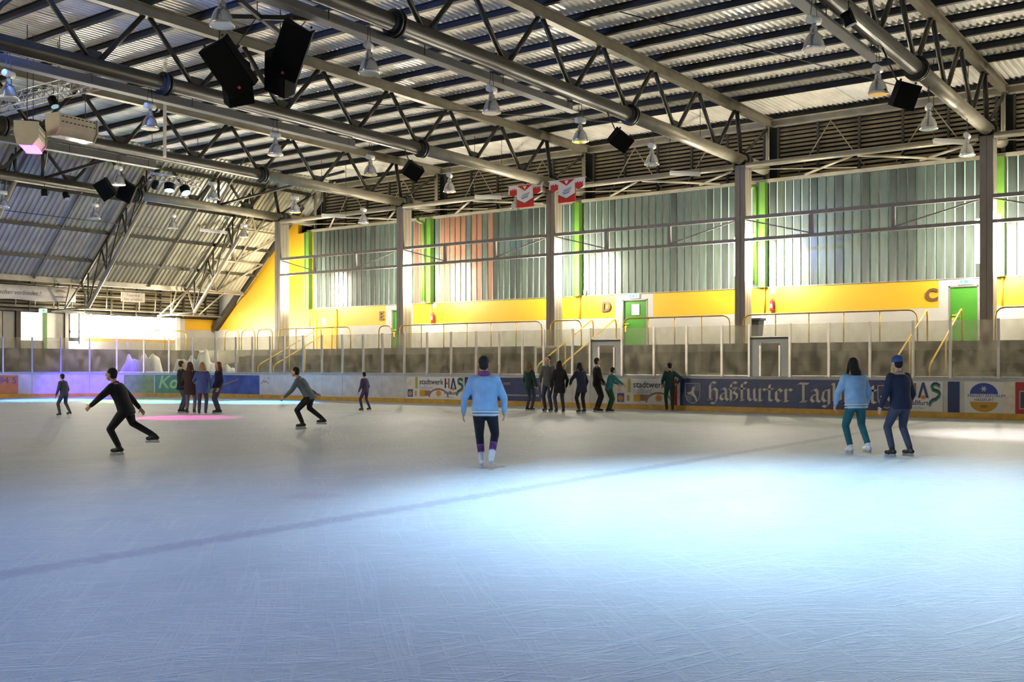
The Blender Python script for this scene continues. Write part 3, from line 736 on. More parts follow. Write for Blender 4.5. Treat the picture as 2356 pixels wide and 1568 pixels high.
# rafter trusses down the far slope
def rafter_truss(x, desc):
    t = thing('rafter_truss', 'sloping lattice rafter ' + desc, 'truss', (x, 43, 4.4), 'sloping rafters at the far end')
    lo = lambda s: (x, 42.99 + 4.87 * s, 9.34 - 4.95 * s)
    hi = lambda s: (x, 43.2 + 5.24 * s, 10.45 - 4.81 * s)
    MB().tube([lo(0), lo(1)], 0.095, 10).build('lower_chord', 'steel_light', t)
    MB().tube([hi(0), hi(1)], 0.075, 10).build('upper_chord', 'steel', t)
    for k in range(4):
        a, b = k / 3.0, min(1, (k + 0.5) / 3.0)
        MB().tube([lo(a), (x, lo(a)[1], zs(lo(a)[1]) - 0.25)], 0.04, 8).build('upright', 'steel', t)
        MB().tube([lo(a), hi(a)], 0.045, 8).build('upright', 'steel', t)
        if k < 3: MB().tube([lo((k + 1) / 3.0), hi(a)], 0.04, 8).build('diagonal', 'steel', t)
    MB().tube([lo(1), (x, 51.2, 4.3)], 0.06, 8).build('foot_tie', 'steel_light', t)
    MB().tube([hi(1), (x, 50.0, 4.35)], 0.05, 8).build('foot_strut', 'steel_light', t); MB().tube([lo(1), hi(1)], 0.05, 8).build('foot_strut', 'steel_light', t)
    MB().tube([(x, 49.2, 6.3), (x, 50.0, 4.35)], 0.045, 8).build('foot_strut', 'steel_light', t)
for x, d in ((35.8, 'nearest the yellow gable'), (29.44, 'above the sign on the far wall'), (23.1, 'at the left edge of view'), (16.7, 'beyond the left edge')): rafter_truss(x, d)
# bracing in the slope between rafters
def slope_pt(x, yy, dz=-0.3): return (x, yy, zs(yy) + dz)
for a, b, nm in ((35.8, 39.6, 'beside the yellow gable'),):
    t = thing('slope_bracing', 'cross bracing bars under the sloping roof ' + nm, 'bracing', ((a + b) / 2, 45, 6), 'bracing under the far slope')
    ys = [43.4, 45.0, 46.7, 48.4]
    for k in range(3):
        xm = (a + b) / 2
        MB().tube([slope_pt(a, ys[k]), slope_pt(xm, ys[k + 1])], 0.05, 8).build('bar', 'steel_light', t)
        MB().tube([slope_pt(b, ys[k]), slope_pt(xm, ys[k + 1])], 0.05, 8).build('bar', 'steel_light', t)
        MB().tube([slope_pt(a, ys[k + 1]), slope_pt(b, ys[k + 1])], 0.05, 8).build('bar', 'steel_light', t)
    MB().tube([slope_pt((a + b) / 2, 43.4), slope_pt((a + b) / 2, 48.4)], 0.055, 8).build('bar', 'steel_light', t)
    for k in range(4):
        x = a + (b - a) * k / 3
        MB().tube([slope_pt(x, 48.4), (x + (0.5 if k % 2 else -0.4), 50.4, 4.35)], 0.045, 8).build('bar', 'steel_light', t)
    MB().tube([(a, 50.4, 4.35), (b, 50.4, 4.35)], 0.05, 8).build('bar', 'steel_light', t)
# service gallery of thin bars below the eave
t = thing('service_gallery', 'thin-barred service gallery under the far eave', 'gallery', (31, 50.2, 4.3))
for z in (4.45, 5.15, 5.55): MB().tube([(22, 50.3, z), (36, 50.3, z)], 0.035, 6).build('rail', 'steel_light', t)
for k in range(15): MB().tube([(22 + k, 50.3, 4.4), (22 + k + 0.06, 50.25, 6.0)], 0.03, 6).build('baluster', 'steel_light', t)
# longitudinal bracing between the last trusses
for x, nm in ((24.3, 'left'), (33.6, 'right')):
    t = thing('truss_brace', 'diagonal tube brace between the two far trusses, the %s one' % nm, 'brace', (x, 40, 9.5), 'braces between the far trusses')
    MB().tube([(x, YT[4], Z_LO + 0.1), (x + 2.3, YT[3] + 2.2, 10.9)], 0.07, 10).build('tube', 'steel', t)
    MB().tube([(x, YT[4], Z_LO + 0.1), (x, YT[4] - 0.02, Z_TC)], 0.07, 10).build('upright', 'steel', t)
    MB().tube([(x, YT[4], Z_LO + 0.1), (x - 2.3, YT[3] + 4, 11.0)], 0.04, 8).build('tube', 'steel', t)

# ------------------------------------------------------------------ pendant lamps
def pendant_proto():
    t = thing('pendant_lamp', 'x', 'lamp', (0, 0, 0), 'bell pendant lamps')
    MB().tube([(-0.155, 0, 0.63), (0.155, 0, 0.63)], 0.085, 16).build('ballast', 'lamp_white', t)
    MB().lathe([(0.045, 0.57), (0.05, 0.5), (0.075, 0.48), (0.08, 0.36), (0.09, 0.34)], 16).build('neck', 'lamp_alu', t)
    b = MB().lathe([(0.085, 0.36), (0.12, 0.33), (0.165, 0.26), (0.2, 0.17), (0.225, 0.07), (0.235, 0.02), (0.228, 0.02), (0.215, 0.08), (0.19, 0.17), (0.155, 0.25), (0.1, 0.32)], 24).build('reflector', 'lamp_alu', t)
    MB().lathe([(0.225, 0.045), (0.25, 0.03), (0.25, 0.005), (0.225, -0.005)], 24).build('rim', 'lamp_lens', t)
    mb = MB()
    for s_ in (-1, 1): mb.tube([(s_ * 0.1, 0, 0.7), (s_ * 0.03, 0, 1.2)], 0.008, 6)
    mb.build('wires', 'steel_dark', t)
    return t
proto = pendant_proto(); first = True
ordn = ['first', 'second', 'third', 'fourth', 'fifth', 'sixth']
rowd = ['truss by door C', 'truss between letters D and C', 'truss below the jerseys', 'truss beside letter E', 'farthest truss']
rows = [[34.74, 30.22, 25.58, 21.2], [30.43, 26.02, 21.68, 17.09, 13.0], [34.9, 30.6, 26.28, 22.01, 17.47, 13.44], [34.97, 30.77, 26.44, 22.23], [35.22, 30.91, 26.77, 22.56]]
for ri, (y, xs_) in enumerate(zip(YT, rows)):
    for k, x in enumerate(xs_):
        o = proto if first else copy_tree(proto); first = False
        o.location = (x, y, 8.1 if ri else 8.06); o.rotation_euler = (0, 0, 0.4 * math.sin(ri * 3 + k * 1.7))
        if ri == 2 and k == 0: o.location = (37.3, 27.08, 8.42)
        o['label'] = 'aluminium bell pendant lamp, %s from the long wall, %s' % (ordn[k], rowd[ri])

# white batten lights under the strut line (switched off)
for k, (ya, yb, d) in enumerate(((8.94, 8.32, 'beside the column by green door C'), (18.96, 17.92, 'above the glass left of the column between D and C'), (28.81, 27.44, 'just left of the red jerseys'), (38.79, 36.94, 'above letter E'), (45.5, 43.9, 'hung below the sloping far roof'))):
    t = thing('batten_light', 'white unlit batten light ' + d, 'light', (36.5, (ya + yb) / 2, 8.85), 'unlit batten lights')
    xa = 36.8 if k < 4 else 34.9
    ym = (ya + yb) / 2; A_ = (xa - 0.55, ym + 0.45, 9.0); B_ = (xa + 0.25, ym - 0.45, 8.97)
    if k == 4: A_, B_ = (34.2, 45.3, 8.6), (35.6, 44.8, 8.55)
    MB().beam(A_, B_, 0.13, 0.1).build('body', 'lamp_white', t)
    MB().beam((A_[0], A_[1], A_[2] - 0.08), (B_[0], B_[1], B_[2] - 0.08), 0.06, 0.06).build('tube', 'paper', t)
    for P_ in (A_, B_): MB().tube([P_, (P_[0], P_[1], 11.7 if k < 4 else zs(P_[1]))], 0.012, 6).build('hanger', 'steel', t)

# ------------------------------------------------------------------ loudspeakers
def cabinet(x, y, z, w_, h_, d_, yaw, tilt, roll, lab, group, name='loudspeaker', hang=None, red=False):
    t = bpy.data.objects.new(name, None); COL.objects.link(t)
    WL[t.name] = Vector((0, 0, 0)); tag(t, lab, 'speaker', group)
    c = [(-0.5, -0.5), (0.5, -0.5), (0.32, 0.5), (-0.32, 0.5)]
    mb = MB(); b_ = [(-w_ / 2, -d_ / 2), (w_ / 2, -d_ / 2), (w_ / 2, d_ * 0.1), (w_ * 0.3, d_ / 2), (-w_ * 0.3, d_ / 2), (-w_ / 2, d_ * 0.1)]
    mb.loft([[(a, b, -h_ / 2 + (0.12 * h_ if abs(b - d_ / 2) < 1e-6 else 0)) for a, b in b_], [(a, b, h_ / 2 - (0.12 * h_ if abs(b - d_ / 2) < 1e-6 else 0)) for a, b in b_]], smooth=False)
    mb.build('cabinet', 'black_box', t)
    MB().box((-w_ * 0.46, -d_ / 2 - 0.02, -h_ * 0.47), (w_ * 0.46, -d_ / 2, h_ * 0.47)).build('grille', 'black_grille', t)
    if red: MB().box((-0.03, -d_ / 2 - 0.03, -h_ * 0.42), (0.03, -d_ / 2 - 0.02, -h_ * 0.37)).build('badge', 'red_dot', t)
    mb = MB()
    for s_ in (-1, 1): mb.box((s_ * w_ * 0.36 - 0.02, -0.02, h_ / 2), (s_ * w_ * 0.36 + 0.02, 0.02, h_ / 2 + 0.05))
    mb.build('hanging_eye', 'steel_dark', t)
    t.location = (x, y, z); t.rotation_mode = 'YXZ'; t.rotation_euler = (tilt, roll, yaw)
    if hang:
        inv = t.matrix_basis.inverted(); MB().tube([inv @ Vector((x, y, z)), inv @ Vector(hang)], 0.02, 8).build('bracket', 'steel_dark', t)
    WL[t.name] = Vector((x, y, z))
    return t
VIEW = 0.6315 - PI / 2
cabinet(14.62, 18.3, 8.03, 0.66, 1.15, 0.62, VIEW, 0.55, -0.50, 'big black loudspeaker, left front one of the hanging cluster', 'main speaker cluster', red=True)
cabinet(15.35, 19.05, 7.95, 0.60, 0.95, 0.6, VIEW + 0.7, 0.5, -0.35, 'big black loudspeaker, left rear one of the hanging cluster', 'main speaker cluster')
cabinet(15.72, 17.55, 8.50, 0.66, 1.2, 0.62, VIEW, 0.5, 0.42, 'big black loudspeaker, right front one of the hanging cluster', 'main speaker cluster', red=True)
cabinet(16.3, 18.5, 8.3, 0.60, 0.95, 0.6, VIEW - 0.6, 0.5, 0.5, 'big black loudspeaker, right rear one of the hanging cluster', 'main speaker cluster')
t = thing('speaker_frame', 'steel cross frame the big loudspeakers hang from', 'frame', (15.2, 18.0, 9.5))
MB().beam((14.3, 17.6, 9.2), (16.3, 18.6, 9.2), 0.08, 0.1).build('bar', 'steel', t); MB().beam((14.6, 18.9, 9.2), (16.2, 17.0, 9.2), 0.08, 0.1).build('bar', 'steel', t)
for a, b in (((14.4, 18.4, 8.5), (14.7, 18.75, 9.2)), ((14.85, 18.4, 8.5), (15.2, 18.1, 9.2)), ((15.6, 17.5, 9.05), (15.75, 17.5, 9.2)), ((16.0, 17.7, 9.0), (15.95, 17.3, 9.2)), ((15.2, 18.1, 9.2), (15.2, 18.1, 11.5)), ((14.3, 17.6, 9.2), (14.3, 17.6, 11.5)), ((16.3, 18.6, 9.2), (16.3, 18.6, 11.5))):
    MB().tube([a, b], 0.012, 6).build('chain', 'steel_dark', t)
cabinet(27.8, 24.74, 8.46, 0.62, 0.52, 0.5, VIEW + 0.3, 0.6, 0.5, 'small black loudspeaker left of the red jerseys', 'small speakers under the trusses', hang=(28.0, 25.3, 9.3))
cabinet(27.25, 15.9, 8.33, 0.62, 0.5, 0.5, VIEW + 0.3, 0.6, 0.5, 'small black loudspeaker right of and above the red jerseys', 'small speakers under the trusses', hang=(27.5, 16.5, 9.3))
cabinet(25.75, 7.15, 8.0, 0.55, 0.6, 0.45, VIEW + 0.1, 0.4, 0.2, 'small black loudspeaker under the truss at top right', 'small speakers under the trusses', hang=(25.9, 7.7, 9.3))
cabinet(26.2, 41.2, 9.2, 0.62, 0.85, 0.5, VIEW, 0.35, -0.5, 'black loudspeaker, left of the far pair', 'far speaker pair', hang=(26.4, 42.9, 9.4))
cabinet(27.25, 41.2, 9.25, 0.68, 0.85, 0.5, VIEW, 0.35, 0.5, 'black loudspeaker, right of the far pair', 'far speaker pair', hang=(27.5, 42.9, 9.4))

# ------------------------------------------------------------------ show lights, box trusses, hooded floodlights
def box_truss(a, b, w_, name, lab, rungs):
    a, b = Vector(a), Vector(b); t = thing(name, lab, 'lighting truss', a)
    d = (b - a).normalized(); s = d.cross(Vector((0, 0, 1))).normalized() * w_ / 2; u = Vector((0, 0, w_ / 2))
    cs = [s + u, -s + u, -s - u, s - u]
    for c in cs: MB().tube([a + c, b + c], 0.025, 8).build('chord', 'lamp_alu', t)
    for k in range(rungs):
        p, q = a.lerp(b, k / rungs), a.lerp(b, (k + 1) / rungs); mb = MB()
        for j in range(4): mb.tube([p + cs[j], q + cs[(j + 1) % 4]], 0.012, 6); mb.tube([p + cs[j], p + cs[(j + 1) % 4]], 0.01, 6)
        mb.build('lacing', 'lamp_alu', t)
    return t
bt = box_truss((16.9, 38.6, 9.85), (17.6, 28.2, 9.95), 0.4, 'lighting_truss', 'long aluminium box truss at the left edge below the roof', 22)
bt2 = box_truss((26.2, 38.0, 9.42), (28.7, 38.0, 9.42), 0.28, 'lighting_truss', 'short aluminium box truss carrying the two cyan spotlights', 6)
for P_ in ((26.3, 38, 9.55), (28.6, 38, 9.55)): MB().tube([P_, (P_[0], P_[1], 11.6)], 0.012, 6).build('hanger', 'steel', bt2)
for P_ in ((17.0, 37.5, 10.0), (17.5, 30, 10.1)): MB().tube([P_, (P_[0], P_[1], 11.6)], 0.012, 6).build('hanger', 'steel', bt)
def par_can(x, y, z, aim, lab, lens, light=None, group='coloured stage spotlights'):
    """spotlight on a yoke; light = (colour, watts, cone, blend)"""
    p = Vector((x, y, z)); d = (Vector(aim) - p).normalized(); t = thing('stage_spotlight', lab, 'spotlight', p, group)
    R0 = 0.21 if lens == 'cyan_glow' else 0.13
    MB().tube([p - d * 0.16, p - d * 0.1, p + d * 0.14], R0, 14).build('can', 'black_box', t)
    MB().tube([p + d * 0.135, p + d * 0.15], R0 * 0.9, 14).build('lens', lens, t)
    s = d.cross(Vector((0, 0, 1))); s = (s if s.length > 0.05 else Vector((1, 0, 0))).normalized()
    MB().tube([p + s * 0.16, p + s * 0.16 + Vector((0, 0, 0.2)), p - s * 0.16 + Vector((0, 0, 0.2)), p - s * 0.16], 0.014, 6).build('yoke', 'steel_dark', t)
    MB().tube([p + Vector((0, 0, 0.2)), p + Vector((0, 0, 0.4))], 0.014, 6).build('clamp', 'steel_dark', t)
    if light:
        c, wt, cone, bl = light
        ld = bpy.data.lights.new('spot', 'SPOT'); ld.color = c; ld.energy = wt; ld.spot_size = cone; ld.spot_blend = bl; ld.shadow_soft_size = 0.12
        lo = bpy.data.objects.new('spot_beam', ld); COL.objects.link(lo); lo.parent = t
        lo.location = d * 0.2; lo.rotation_euler = d.to_track_quat('-Z', 'Y').to_euler()
    return t
R_ = math.radians
par_can(27.05, 37.87, 9.05, (25.6, 36.0, 0), 'cyan glowing stage spotlight, left one on the short truss', 'cyan_glow', ((0.1, 0.75, 1.0), 4200, R_(24), 0.6))
par_can(27.85, 37.87, 9.03, (27.6, 32.8, 0), 'cyan glowing stage spotlight, right one on the short truss', 'cyan_glow', ((0.10, 0.40, 1.0), 6500, R_(26), 0.6))
par_can(26.35, 37.87, 9.05, (27.5, 44.5, 0.4), 'dark stage spotlight at the left end of the short truss', 'lamp_lens', ((0.14, 0.05, 1.0), 6500, R_(26), 0.6))
par_can(25.3, 42.85, 8.92, (25.2, 38.0, 0), 'dark stage spotlight under the farthest truss, right one', 'lamp_lens', ((0.12, 1.0, 0.08), 8000, R_(22), 0.6))
par_can(24.3, 42.85, 8.92, (24.0, 42.0, 0), 'dark stage spotlight under the farthest truss, left one', 'lamp_lens', ((0.03, 0.10, 1.0), 14000, R_(34), 0.7))
par_can(17.3, 30.0, 9.5, (18.3, 25.0, 0), 'stage spotlight under the long truss near its right end', 'lamp_lens', ((1.0, 0.04, 0.5), 2200, R_(18), 0.8))
par_can(11.0, 25.3, 8.9, (15.5, 23.8, 11.7), 'blue uplight hung from the truss beyond the upper left corner', 'lamp_lens', ((0.08, 0.25, 1.0), 1500, R_(95), 0.9))
# cool white spots over the near ice, on the nearest truss (above the frame)
par_can(10.3, 7.4, 9.0, (11.2, 3.4, 0), 'cool white spotlight over the bright pool on the ice', 'lamp_lens', ((0.47, 0.76, 1.0), 3100, R_(82), 1.0), 'cool spotlights over the near ice')
par_can(5.0, 7.4, 9.0, (6.2, 6.4, 0), 'cool white spotlight over the near left ice', 'lamp_lens', ((0.18, 0.42, 1.0), 640, R_(110), 1.0), 'cool spotlights over the near ice')
par_can(22.5, 7.4, 9.0, (24.5, 4.2, 0), 'warm pink spotlight over the ice by the right boards', 'lamp_lens', ((1.0, 0.82, 0.78), 1500, R_(34), 0.9), 'cool spotlights over the near ice')
def hood_light(x, y, z, yaw, lab, lens):
    t = bpy.data.objects.new('hooded_floodlight', None); COL.objects.link(t); tag(t, lab, 'floodlight', 'hooded floodlights at the left'); WL[t.name] = Vector((0, 0, 0))
    prof = [(-0.32, 0.3), (-0.32, -0.1), (-0.15, -0.34), (0.22, -0.34), (0.3, 0.0), (0.3, 0.3)]
    MB().prism(prof, (-0.68, 0, 0), (0, 1, 0), (0, 0, 1), (1, 0, 0), 1.36).build('hood', 'fixture_beige', t)
    for s_ in (-0.72, 0.69): MB().prism([(-0.36, 0.34), (-0.36, -0.12), (-0.17, -0.38), (0.25, -0.38), (0.34, 0.0), (0.34, 0.34)], (s_, 0, 0), (0, 1, 0), (0, 0, 1), (1, 0, 0), 0.03).build('end_plate', 'fixture_beige', t)
    mb = MB()
    for k in range(9):
        for z_ in (0.22, 0.05): mb.box((-0.6 + k * 0.145, -0.325, z_), (-0.52 + k * 0.145, -0.318, z_ + 0.035))
    mb.build('vent_slots', 'steel_dark', t)
    MB().box((-0.62, -0.24, -0.375), (0.62, 0.2, -0.345)).build('diffuser', lens, t)
    for s_ in (-0.5, 0.5): MB().tube([(s_, 0, 0.3), (s_, 0, 11.72 - z)], 0.012, 6).build('hanger', 'steel_dark', t)
    t.location = (x, y, z); t.rotation_euler = (0, 0, yaw); WL[t.name] = Vector((x, y, z))
hood_light(18.5, 31.0, 9.08, 0.1, 'beige hooded floodlight with vent slots, the right one of two', 'lamp_lens')
hood_light(16.9, 30.6, 8.45, 0.9, 'beige hooded floodlight with magenta glow, at the left edge', 'magenta_glow')
# cables
for a, b, m_, nm in (((24.0, 14.0, 10.9), (36.4, 10.0, 10.9), 'steel_dark', 'dark tension cable below the roof at upper right'), ((20, 30, 10.6), (37, 18, 10.7), 'steel_dark', 'dark tension cable above the red jerseys')):
    tag(MB().tube([a, b], 0.016, 6).build('tension_cable', m_), nm, 'cable', 'tension cables')
tag(MB().tube([(22.0, 45.0, 8.3), (31.2, 44.0, 8.15)], 0.016, 6).build('tension_cable', 'steel'), 'grey cable strung across the sloping far roof', 'cable', 'tension cables')
tag(MB().beam((21.6, 30.5, 8.6), (21.62, 30.5, 11.8), 0.07, 0.09).build('hanging_pole', 'lamp_white'), 'white vertical pole hanging between the trusses at left', 'pole')

# ------------------------------------------------------------------ jerseys
def jersey(yc, lab):
    x = 36.6; t = thing('jersey', lab, 'jersey', (x, yc, 8.3), 'red and white team jerseys')
    def P(poly, m, name, d0, d1):
        MB().prism(poly, (x - d0, yc, 8.32), (0, -1, 0), (0, 0, 1), (1, 0, 0), d0 - d1).build(name, m, t)
    P([(-0.42, 0), (0.42, 0), (0.42, 0.95), (-0.42, 0.95)], 'red', 'body', 0.04, -0.04)
    for s_ in (-1, 1):
        q = lambda L: [(s_ * a, b) for a, b in (L if s_ > 0 else L[::-1])]
        P(q([(0.38, 0.6), (0.62, 0.52), (0.9, 0.62), (0.86, 0.98), (0.38, 0.95)]), 'white', 'sleeve', 0.035, -0.035)
        P(q([(0.40, 0.58), (0.62, 0.50), (0.82, 0.60), (0.80, 0.84), (0.74, 0.76), (0.68, 0.84), (0.62, 0.76), (0.55, 0.84), (0.48, 0.76), (0.40, 0.84)]), 'red', 'sleeve_flames', 0.045, 0.035)
    P([(-0.42, 0.36), (0, 0.17), (0.42, 0.36), (0.42, 0.95), (0, 0.70), (-0.42, 0.95)], 'white', 'chest_panel', 0.05, 0.04)
    P([(-0.42, 0.345), (0, 0.155), (0.42, 0.345), (0.42, 0.365), (0, 0.178), (-0.42, 0.365)], 'dark_print', 'trim', 0.054, 0.05)
    P([(-0.1, 0.92), (0, 0.76), (0.1, 0.92)], 'white', 'collar', 0.05, 0.04)
    mb = MB()
    for k, (a, b, z_) in enumerate(((-0.14, 0.26, 0.52), (-0.2, 0.2, 0.45), (-0.16, 0.16, 0.38))):
        for j in range(7):
            u = a + (b - a) * j / 7; mb.prism([(u, z_ + u * 0.25), (u + 0.035, z_ + u * 0.25 + 0.01), (u + 0.045, z_ + u * 0.25 + 0.05), (u + 0.012, z_ + u * 0.25 + 0.045)], (x - 0.056, yc, 8.32), (0, -1, 0), (0, 0, 1), (1, 0, 0), 0.006)
    mb.build('print', 'logo_blue', t)
    MB().tube([(x, yc + 0.95, 9.3), (x, yc - 0.95, 9.3)], 0.018, 8).build('hanger_rod', 'lamp_white', t)
    for s_ in (-0.9, 0.9): MB().tube([(x, yc + s_, 9.3), (XC - 0.05, yc + s_, 9.2)], 0.01, 6).build('cord', 'steel', t)
jersey(26.05, 'red and white jersey hanging left of the column head'); jersey(23.9, 'red and white jersey hanging right of the column head')

# ------------------------------------------------------------------ rink boards, glass, posts
def path(s, off=0.0):
    """point and outward normal on the board line; s=0 where the far corner starts, negative along the long side"""
    if s <= 0: return Vector((BX + off, CY + s, 0)), Vector((1, 0, 0))
    a = s / BR
    if a <= PI / 2:
        n = Vector((math.cos(a), math.sin(a), 0)); return Vector((CX, CY, 0)) + n * (BR + off), n
    return Vector((CX - (s - BR * PI / 2), BY + off, 0)), Vector((0, 1, 0))
def strip(mb, s0, s1, z0, z1, o0, o1, step=0.4):
    n = max(1, int(abs(s1 - s0) / step)) if max(s0, s1) > 0 else 1
    rings = []
    for k in range(n + 1):
        s = s0 + (s1 - s0) * k / n
        a, b = path(s, o0)[0], path(s, o1)[0]
        rings.append([(a.x, a.y, z0), (b.x, b.y, z0), (b.x, b.y, z1), (a.x, a.y, z1)])
    mb.loft(rings, smooth=False); return mb
POST_S = [11.55 + 1.21 * k for k in (4, 3, 2, 1)] + [11.55, 10.34, 9.13, 7.89, 6.68, 5.43, 4.2, 2.96, 1.68, 0.41, -0.72, -1.91, -2.82] + [y - CY for y in
          (33.57, 32.42, 31.2, 30.0, 28.93, 27.75, 26.55, 25.34, 24.12, 23.03, 21.98, 21.04, 19.82, 19.09, 17.82, 16.59, 15.39, 14.15, 13.22, 11.9, 10.69, 9.47, 8.25, 7.24, 6.0, 4.8, 3.6)]
DOOR_SEG = {(19.09, 17.82): 'left', (13.22, 11.9): 'right'}
boards = thing('rink_boards', 'white rink boards with yellow kick strip, glass panes and posts', 'rink boards', (BX, 20, 0))
GZ0, GZ1 = 1.15, 2.75
for i, s in enumerate(POST_S):
    p, n = path(s); w_ = 0.045
    MB().beam((p.x, p.y, 1.12), (p.x, p.y, GZ1 + 0.02), 0.07, 0.075, up=(n.x, n.y, 0)).build('post', 'alu', boards)
    if i + 1 < len(POST_S):
        s2 = POST_S[i + 1]
        strip(MB(), s, s2 + 0.008, 0.17, 1.06, 0.0, 0.12).build('board_panel', 'board_white', boards)
        strip(MB(), s, s2 + 0.004, -0.02, 0.17, -0.02, 0.1).build('kick_strip', 'kick_yellow', boards)
        strip(MB(), s, s2, 1.06, 1.14, -0.01, 0.14).build('cap_rail', 'cap_grey', boards)
        key = (round(s + CY, 2), round(s2 + CY, 2))
        z0 = 2.36 if key in DOOR_SEG else GZ0
        strip(MB(), s - 0.04, s2 + 0.04, z0, GZ1, 0.045, 0.06).build('glass_pane', 'rink_glass', boards)
        strip(MB(), s - 0.04, s2 + 0.04, z0, z0 + 0.03, 0.03, 0.075).build('glass_channel', 'alu', boards)
for (ya, yb), nm in DOOR_SEG.items():
    t = thing('bench_door', 'white framed gate with window in the glass line, the %s one' % nm, 'gate', (BX + 0.05, (ya + yb) / 2, 1.14), 'gates in the rink glass')
    MB().box((BX + 0.0, yb, 2.30), (BX + 0.12, ya, 2.36)).build('head', 'steel_dark', t)
    wd = ya - yb
    for a, b in ((yb + 0.03, yb + wd * 0.26), (ya - wd * 0.26, ya - 0.03)):
        MB().box((BX + 0.05, a, 1.14), (BX + 0.1, b, 2.3)).build('side_panel', 'white', t)
    MB().box((BX + 0.05, yb + wd * 0.26, 2.18), (BX + 0.1, ya - wd * 0.26, 2.3)).build('top_panel', 'white', t)
    MB().box((BX + 0.07, yb + wd * 0.27, 1.14), (BX + 0.08, ya - wd * 0.27, 2.2)).build('window_pane', 'rink_glass', t)
    for y in (yb + wd * 0.26, ya - wd * 0.26): MB().box((BX + 0.02, y - 0.03, 1.14), (BX + 0.06, y + 0.03, 2.1)).build('stile', 'alu', t)
# white frame behind the glass near the group (hockey goal frame standing off the ice)
t = thing('white_frame', 'white tubular frame standing behind the glass left of the group', 'frame', (31.4, 21.4, -0.07))
for pts in ([(31.4, 21.9, -0.07), (31.4, 21.9, 2.15)], [(31.4, 21.9, 2.15), (31.4, 20.9, 2.15)], [(31.4, 20.9, 2.15), (31.4, 20.9, -0.07)]): MB().tube(pts, 0.04, 8).build('bar', 'white', t)
# a grey tray lying on the dasher shelf behind the glass
tag(MB().quadbox([(BX + .25, 14.3, 1.02), (BX + .55, 14.3, 1.02), (BX + .55, 14.8, 1.02), (BX + .25, 14.8, 1.02), (BX + .28, 14.33, 1.24), (BX + .52, 14.33, 1.24), (BX + .52, 14.77, 1.24), (BX + .28, 14.77, 1.24)]).build('plastic_crate', 'grey_print'), 'grey plastic crate behind the glass above the blue banner', 'crate')
tag(MB().box((BX + 0.2, 4, 0.9), (BX + 0.8, 16.4, 1.02)).build('bench_shelf', 'bench'), 'long narrow shelf behind the boards', 'shelf')
# bank of scraped snow behind the end glass
mb = MB(); rings = []
def lump(s): return max(0.25, 1.55 + 0.35 * math.sin(s * 2.3 + 0.6) + 0.22 * math.sin(s * 5.1) + 0.12 * math.sin(s * 11.3)) * (min(1, (s - 0.7) / 0.8) if s < 1.5 else 1) * (min(1, (7.4 - s) / 0.9) if s > 6.5 else 1)
for k in range(80):
    s = 0.72 + 6.6 * k / 79; hh = max(0.15, lump(s)); ring = []
    for q in range(12):
        a = PI * q / 11; rr_ = 1 + 0.10 * math.sin(7 * q + 3 * s) + 0.06 * math.sin(17 * s + 5 * q)
        p, n = path(s, 0.72 - 0.46 * math.cos(a) * rr_); ring.append((p.x, p.y, hh * math.sin(a) ** 0.6 * rr_ if 0 < q < 11 else 0.0))
    rings.append(ring)
mb.loft(rings)
tag(mb.build('snow_bank', 'snow'), 'lumpy white bank of scraped snow behind the end glass', 'snow bank')

# ------------------------------------------------------------------ advertising on the boards
AX = BX - 0.012
def banner(name, lab, s0, s1, m, z0=0.18, z1=1.03, group='advertising banners on the boards'):
    mb = MB(); strip(mb, s0, s1, z0, z1, -0.012, -0.001)
    return tag(mb.build(name, m), lab, 'banner', group)
def bflat(poly, yc, zc, m, parent, name='print', lift=0.004):
    return MB().prism(poly, (AX - lift, yc, zc), (0, -1, 0), (0, 0, 1), (1, 0, 0), 0.003).build(name, m, parent)
def btext(s, y, z, size, m, parent, shear=0.0, sx=1.0, bold=0.0, lift=0.008):
    mb = MB(); mb.mesh2d(text(s, shear, 'LEFT', bold), (AX - lift, y, z), (0, -1, 0), (0, 0, 1), (-1, 0, 0), size, sx)
    return mb.build('lettering', m, parent)
def atext(s_txt, s, z, size, m, parent, shear=0.0, bold=0.0):
    me = text(s_txt, shear, 'LEFT', bold); mb = MB()
    for v in me.vertices:
        p, n = path(s - v.co.x * size, -0.03); mb.v.append((p.x, p.y, z + v.co.y * size))
    for q in me.polygons: mb.f.append(tuple(q.vertices)); mb.s.append(False)
    return mb.build('lettering', m, parent)
def circ(r, n=24, a0=0, a1=2 * PI): return [(r * math.cos(a0 + (a1 - a0) * k / (n - (0 if a1 - a0 > 6.2 else 1))), r * math.sin(a0 + (a1 - a0) * k / (n - (0 if a1 - a0 > 6.2 else 1)))) for k in range(n)]
S_ = lambda y: y - CY
# corner banners
b = banner('ad_banner', 'orange banner with violet numbers 4 94 5 at the left edge', 12.75, 10.92, 'orange_banner'); atext('4 94 5', 12.05, 0.66, 0.42, 'violet_print', b)
b = banner('ad_banner', 'olive and green banner left of the Ko banner', 6.36, 4.95, 'lime_banner')
b = banner('ad_banner', 'green banner with large white letters Ko behind the four girls', 4.89, 1.95, 'teal_banner'); atext('Ko', 4.75, 0.42, 0.82, 'lime_print', b, 0.25, 0.02)
mb = MB()
b = banner('ad_banner', 'blue sky picture banner right of the four girls', 1.91, -1.19, 'sky_banner')
p0, _ = path(1.6, -0.03); p1, _ = path(0.2, -0.03)
MB().beam((p0.x, p0.y, 0.45), (p1.x, p1.y, 0.85), 0.01, 0.06).build('print', 'brown_print', b)
b = banner('ad_banner', 'pale banner with small brown mountain line logo', -1.22, -4.4, 'pale_banner')
mtn = [(-.28, 0), (-.1, .17), (-.02, .08), (.06, .15), (.27, -.02), (.24, -.03), (.06, .10), (-.02, .03), (-.1, .12), (-.25, -.02)]
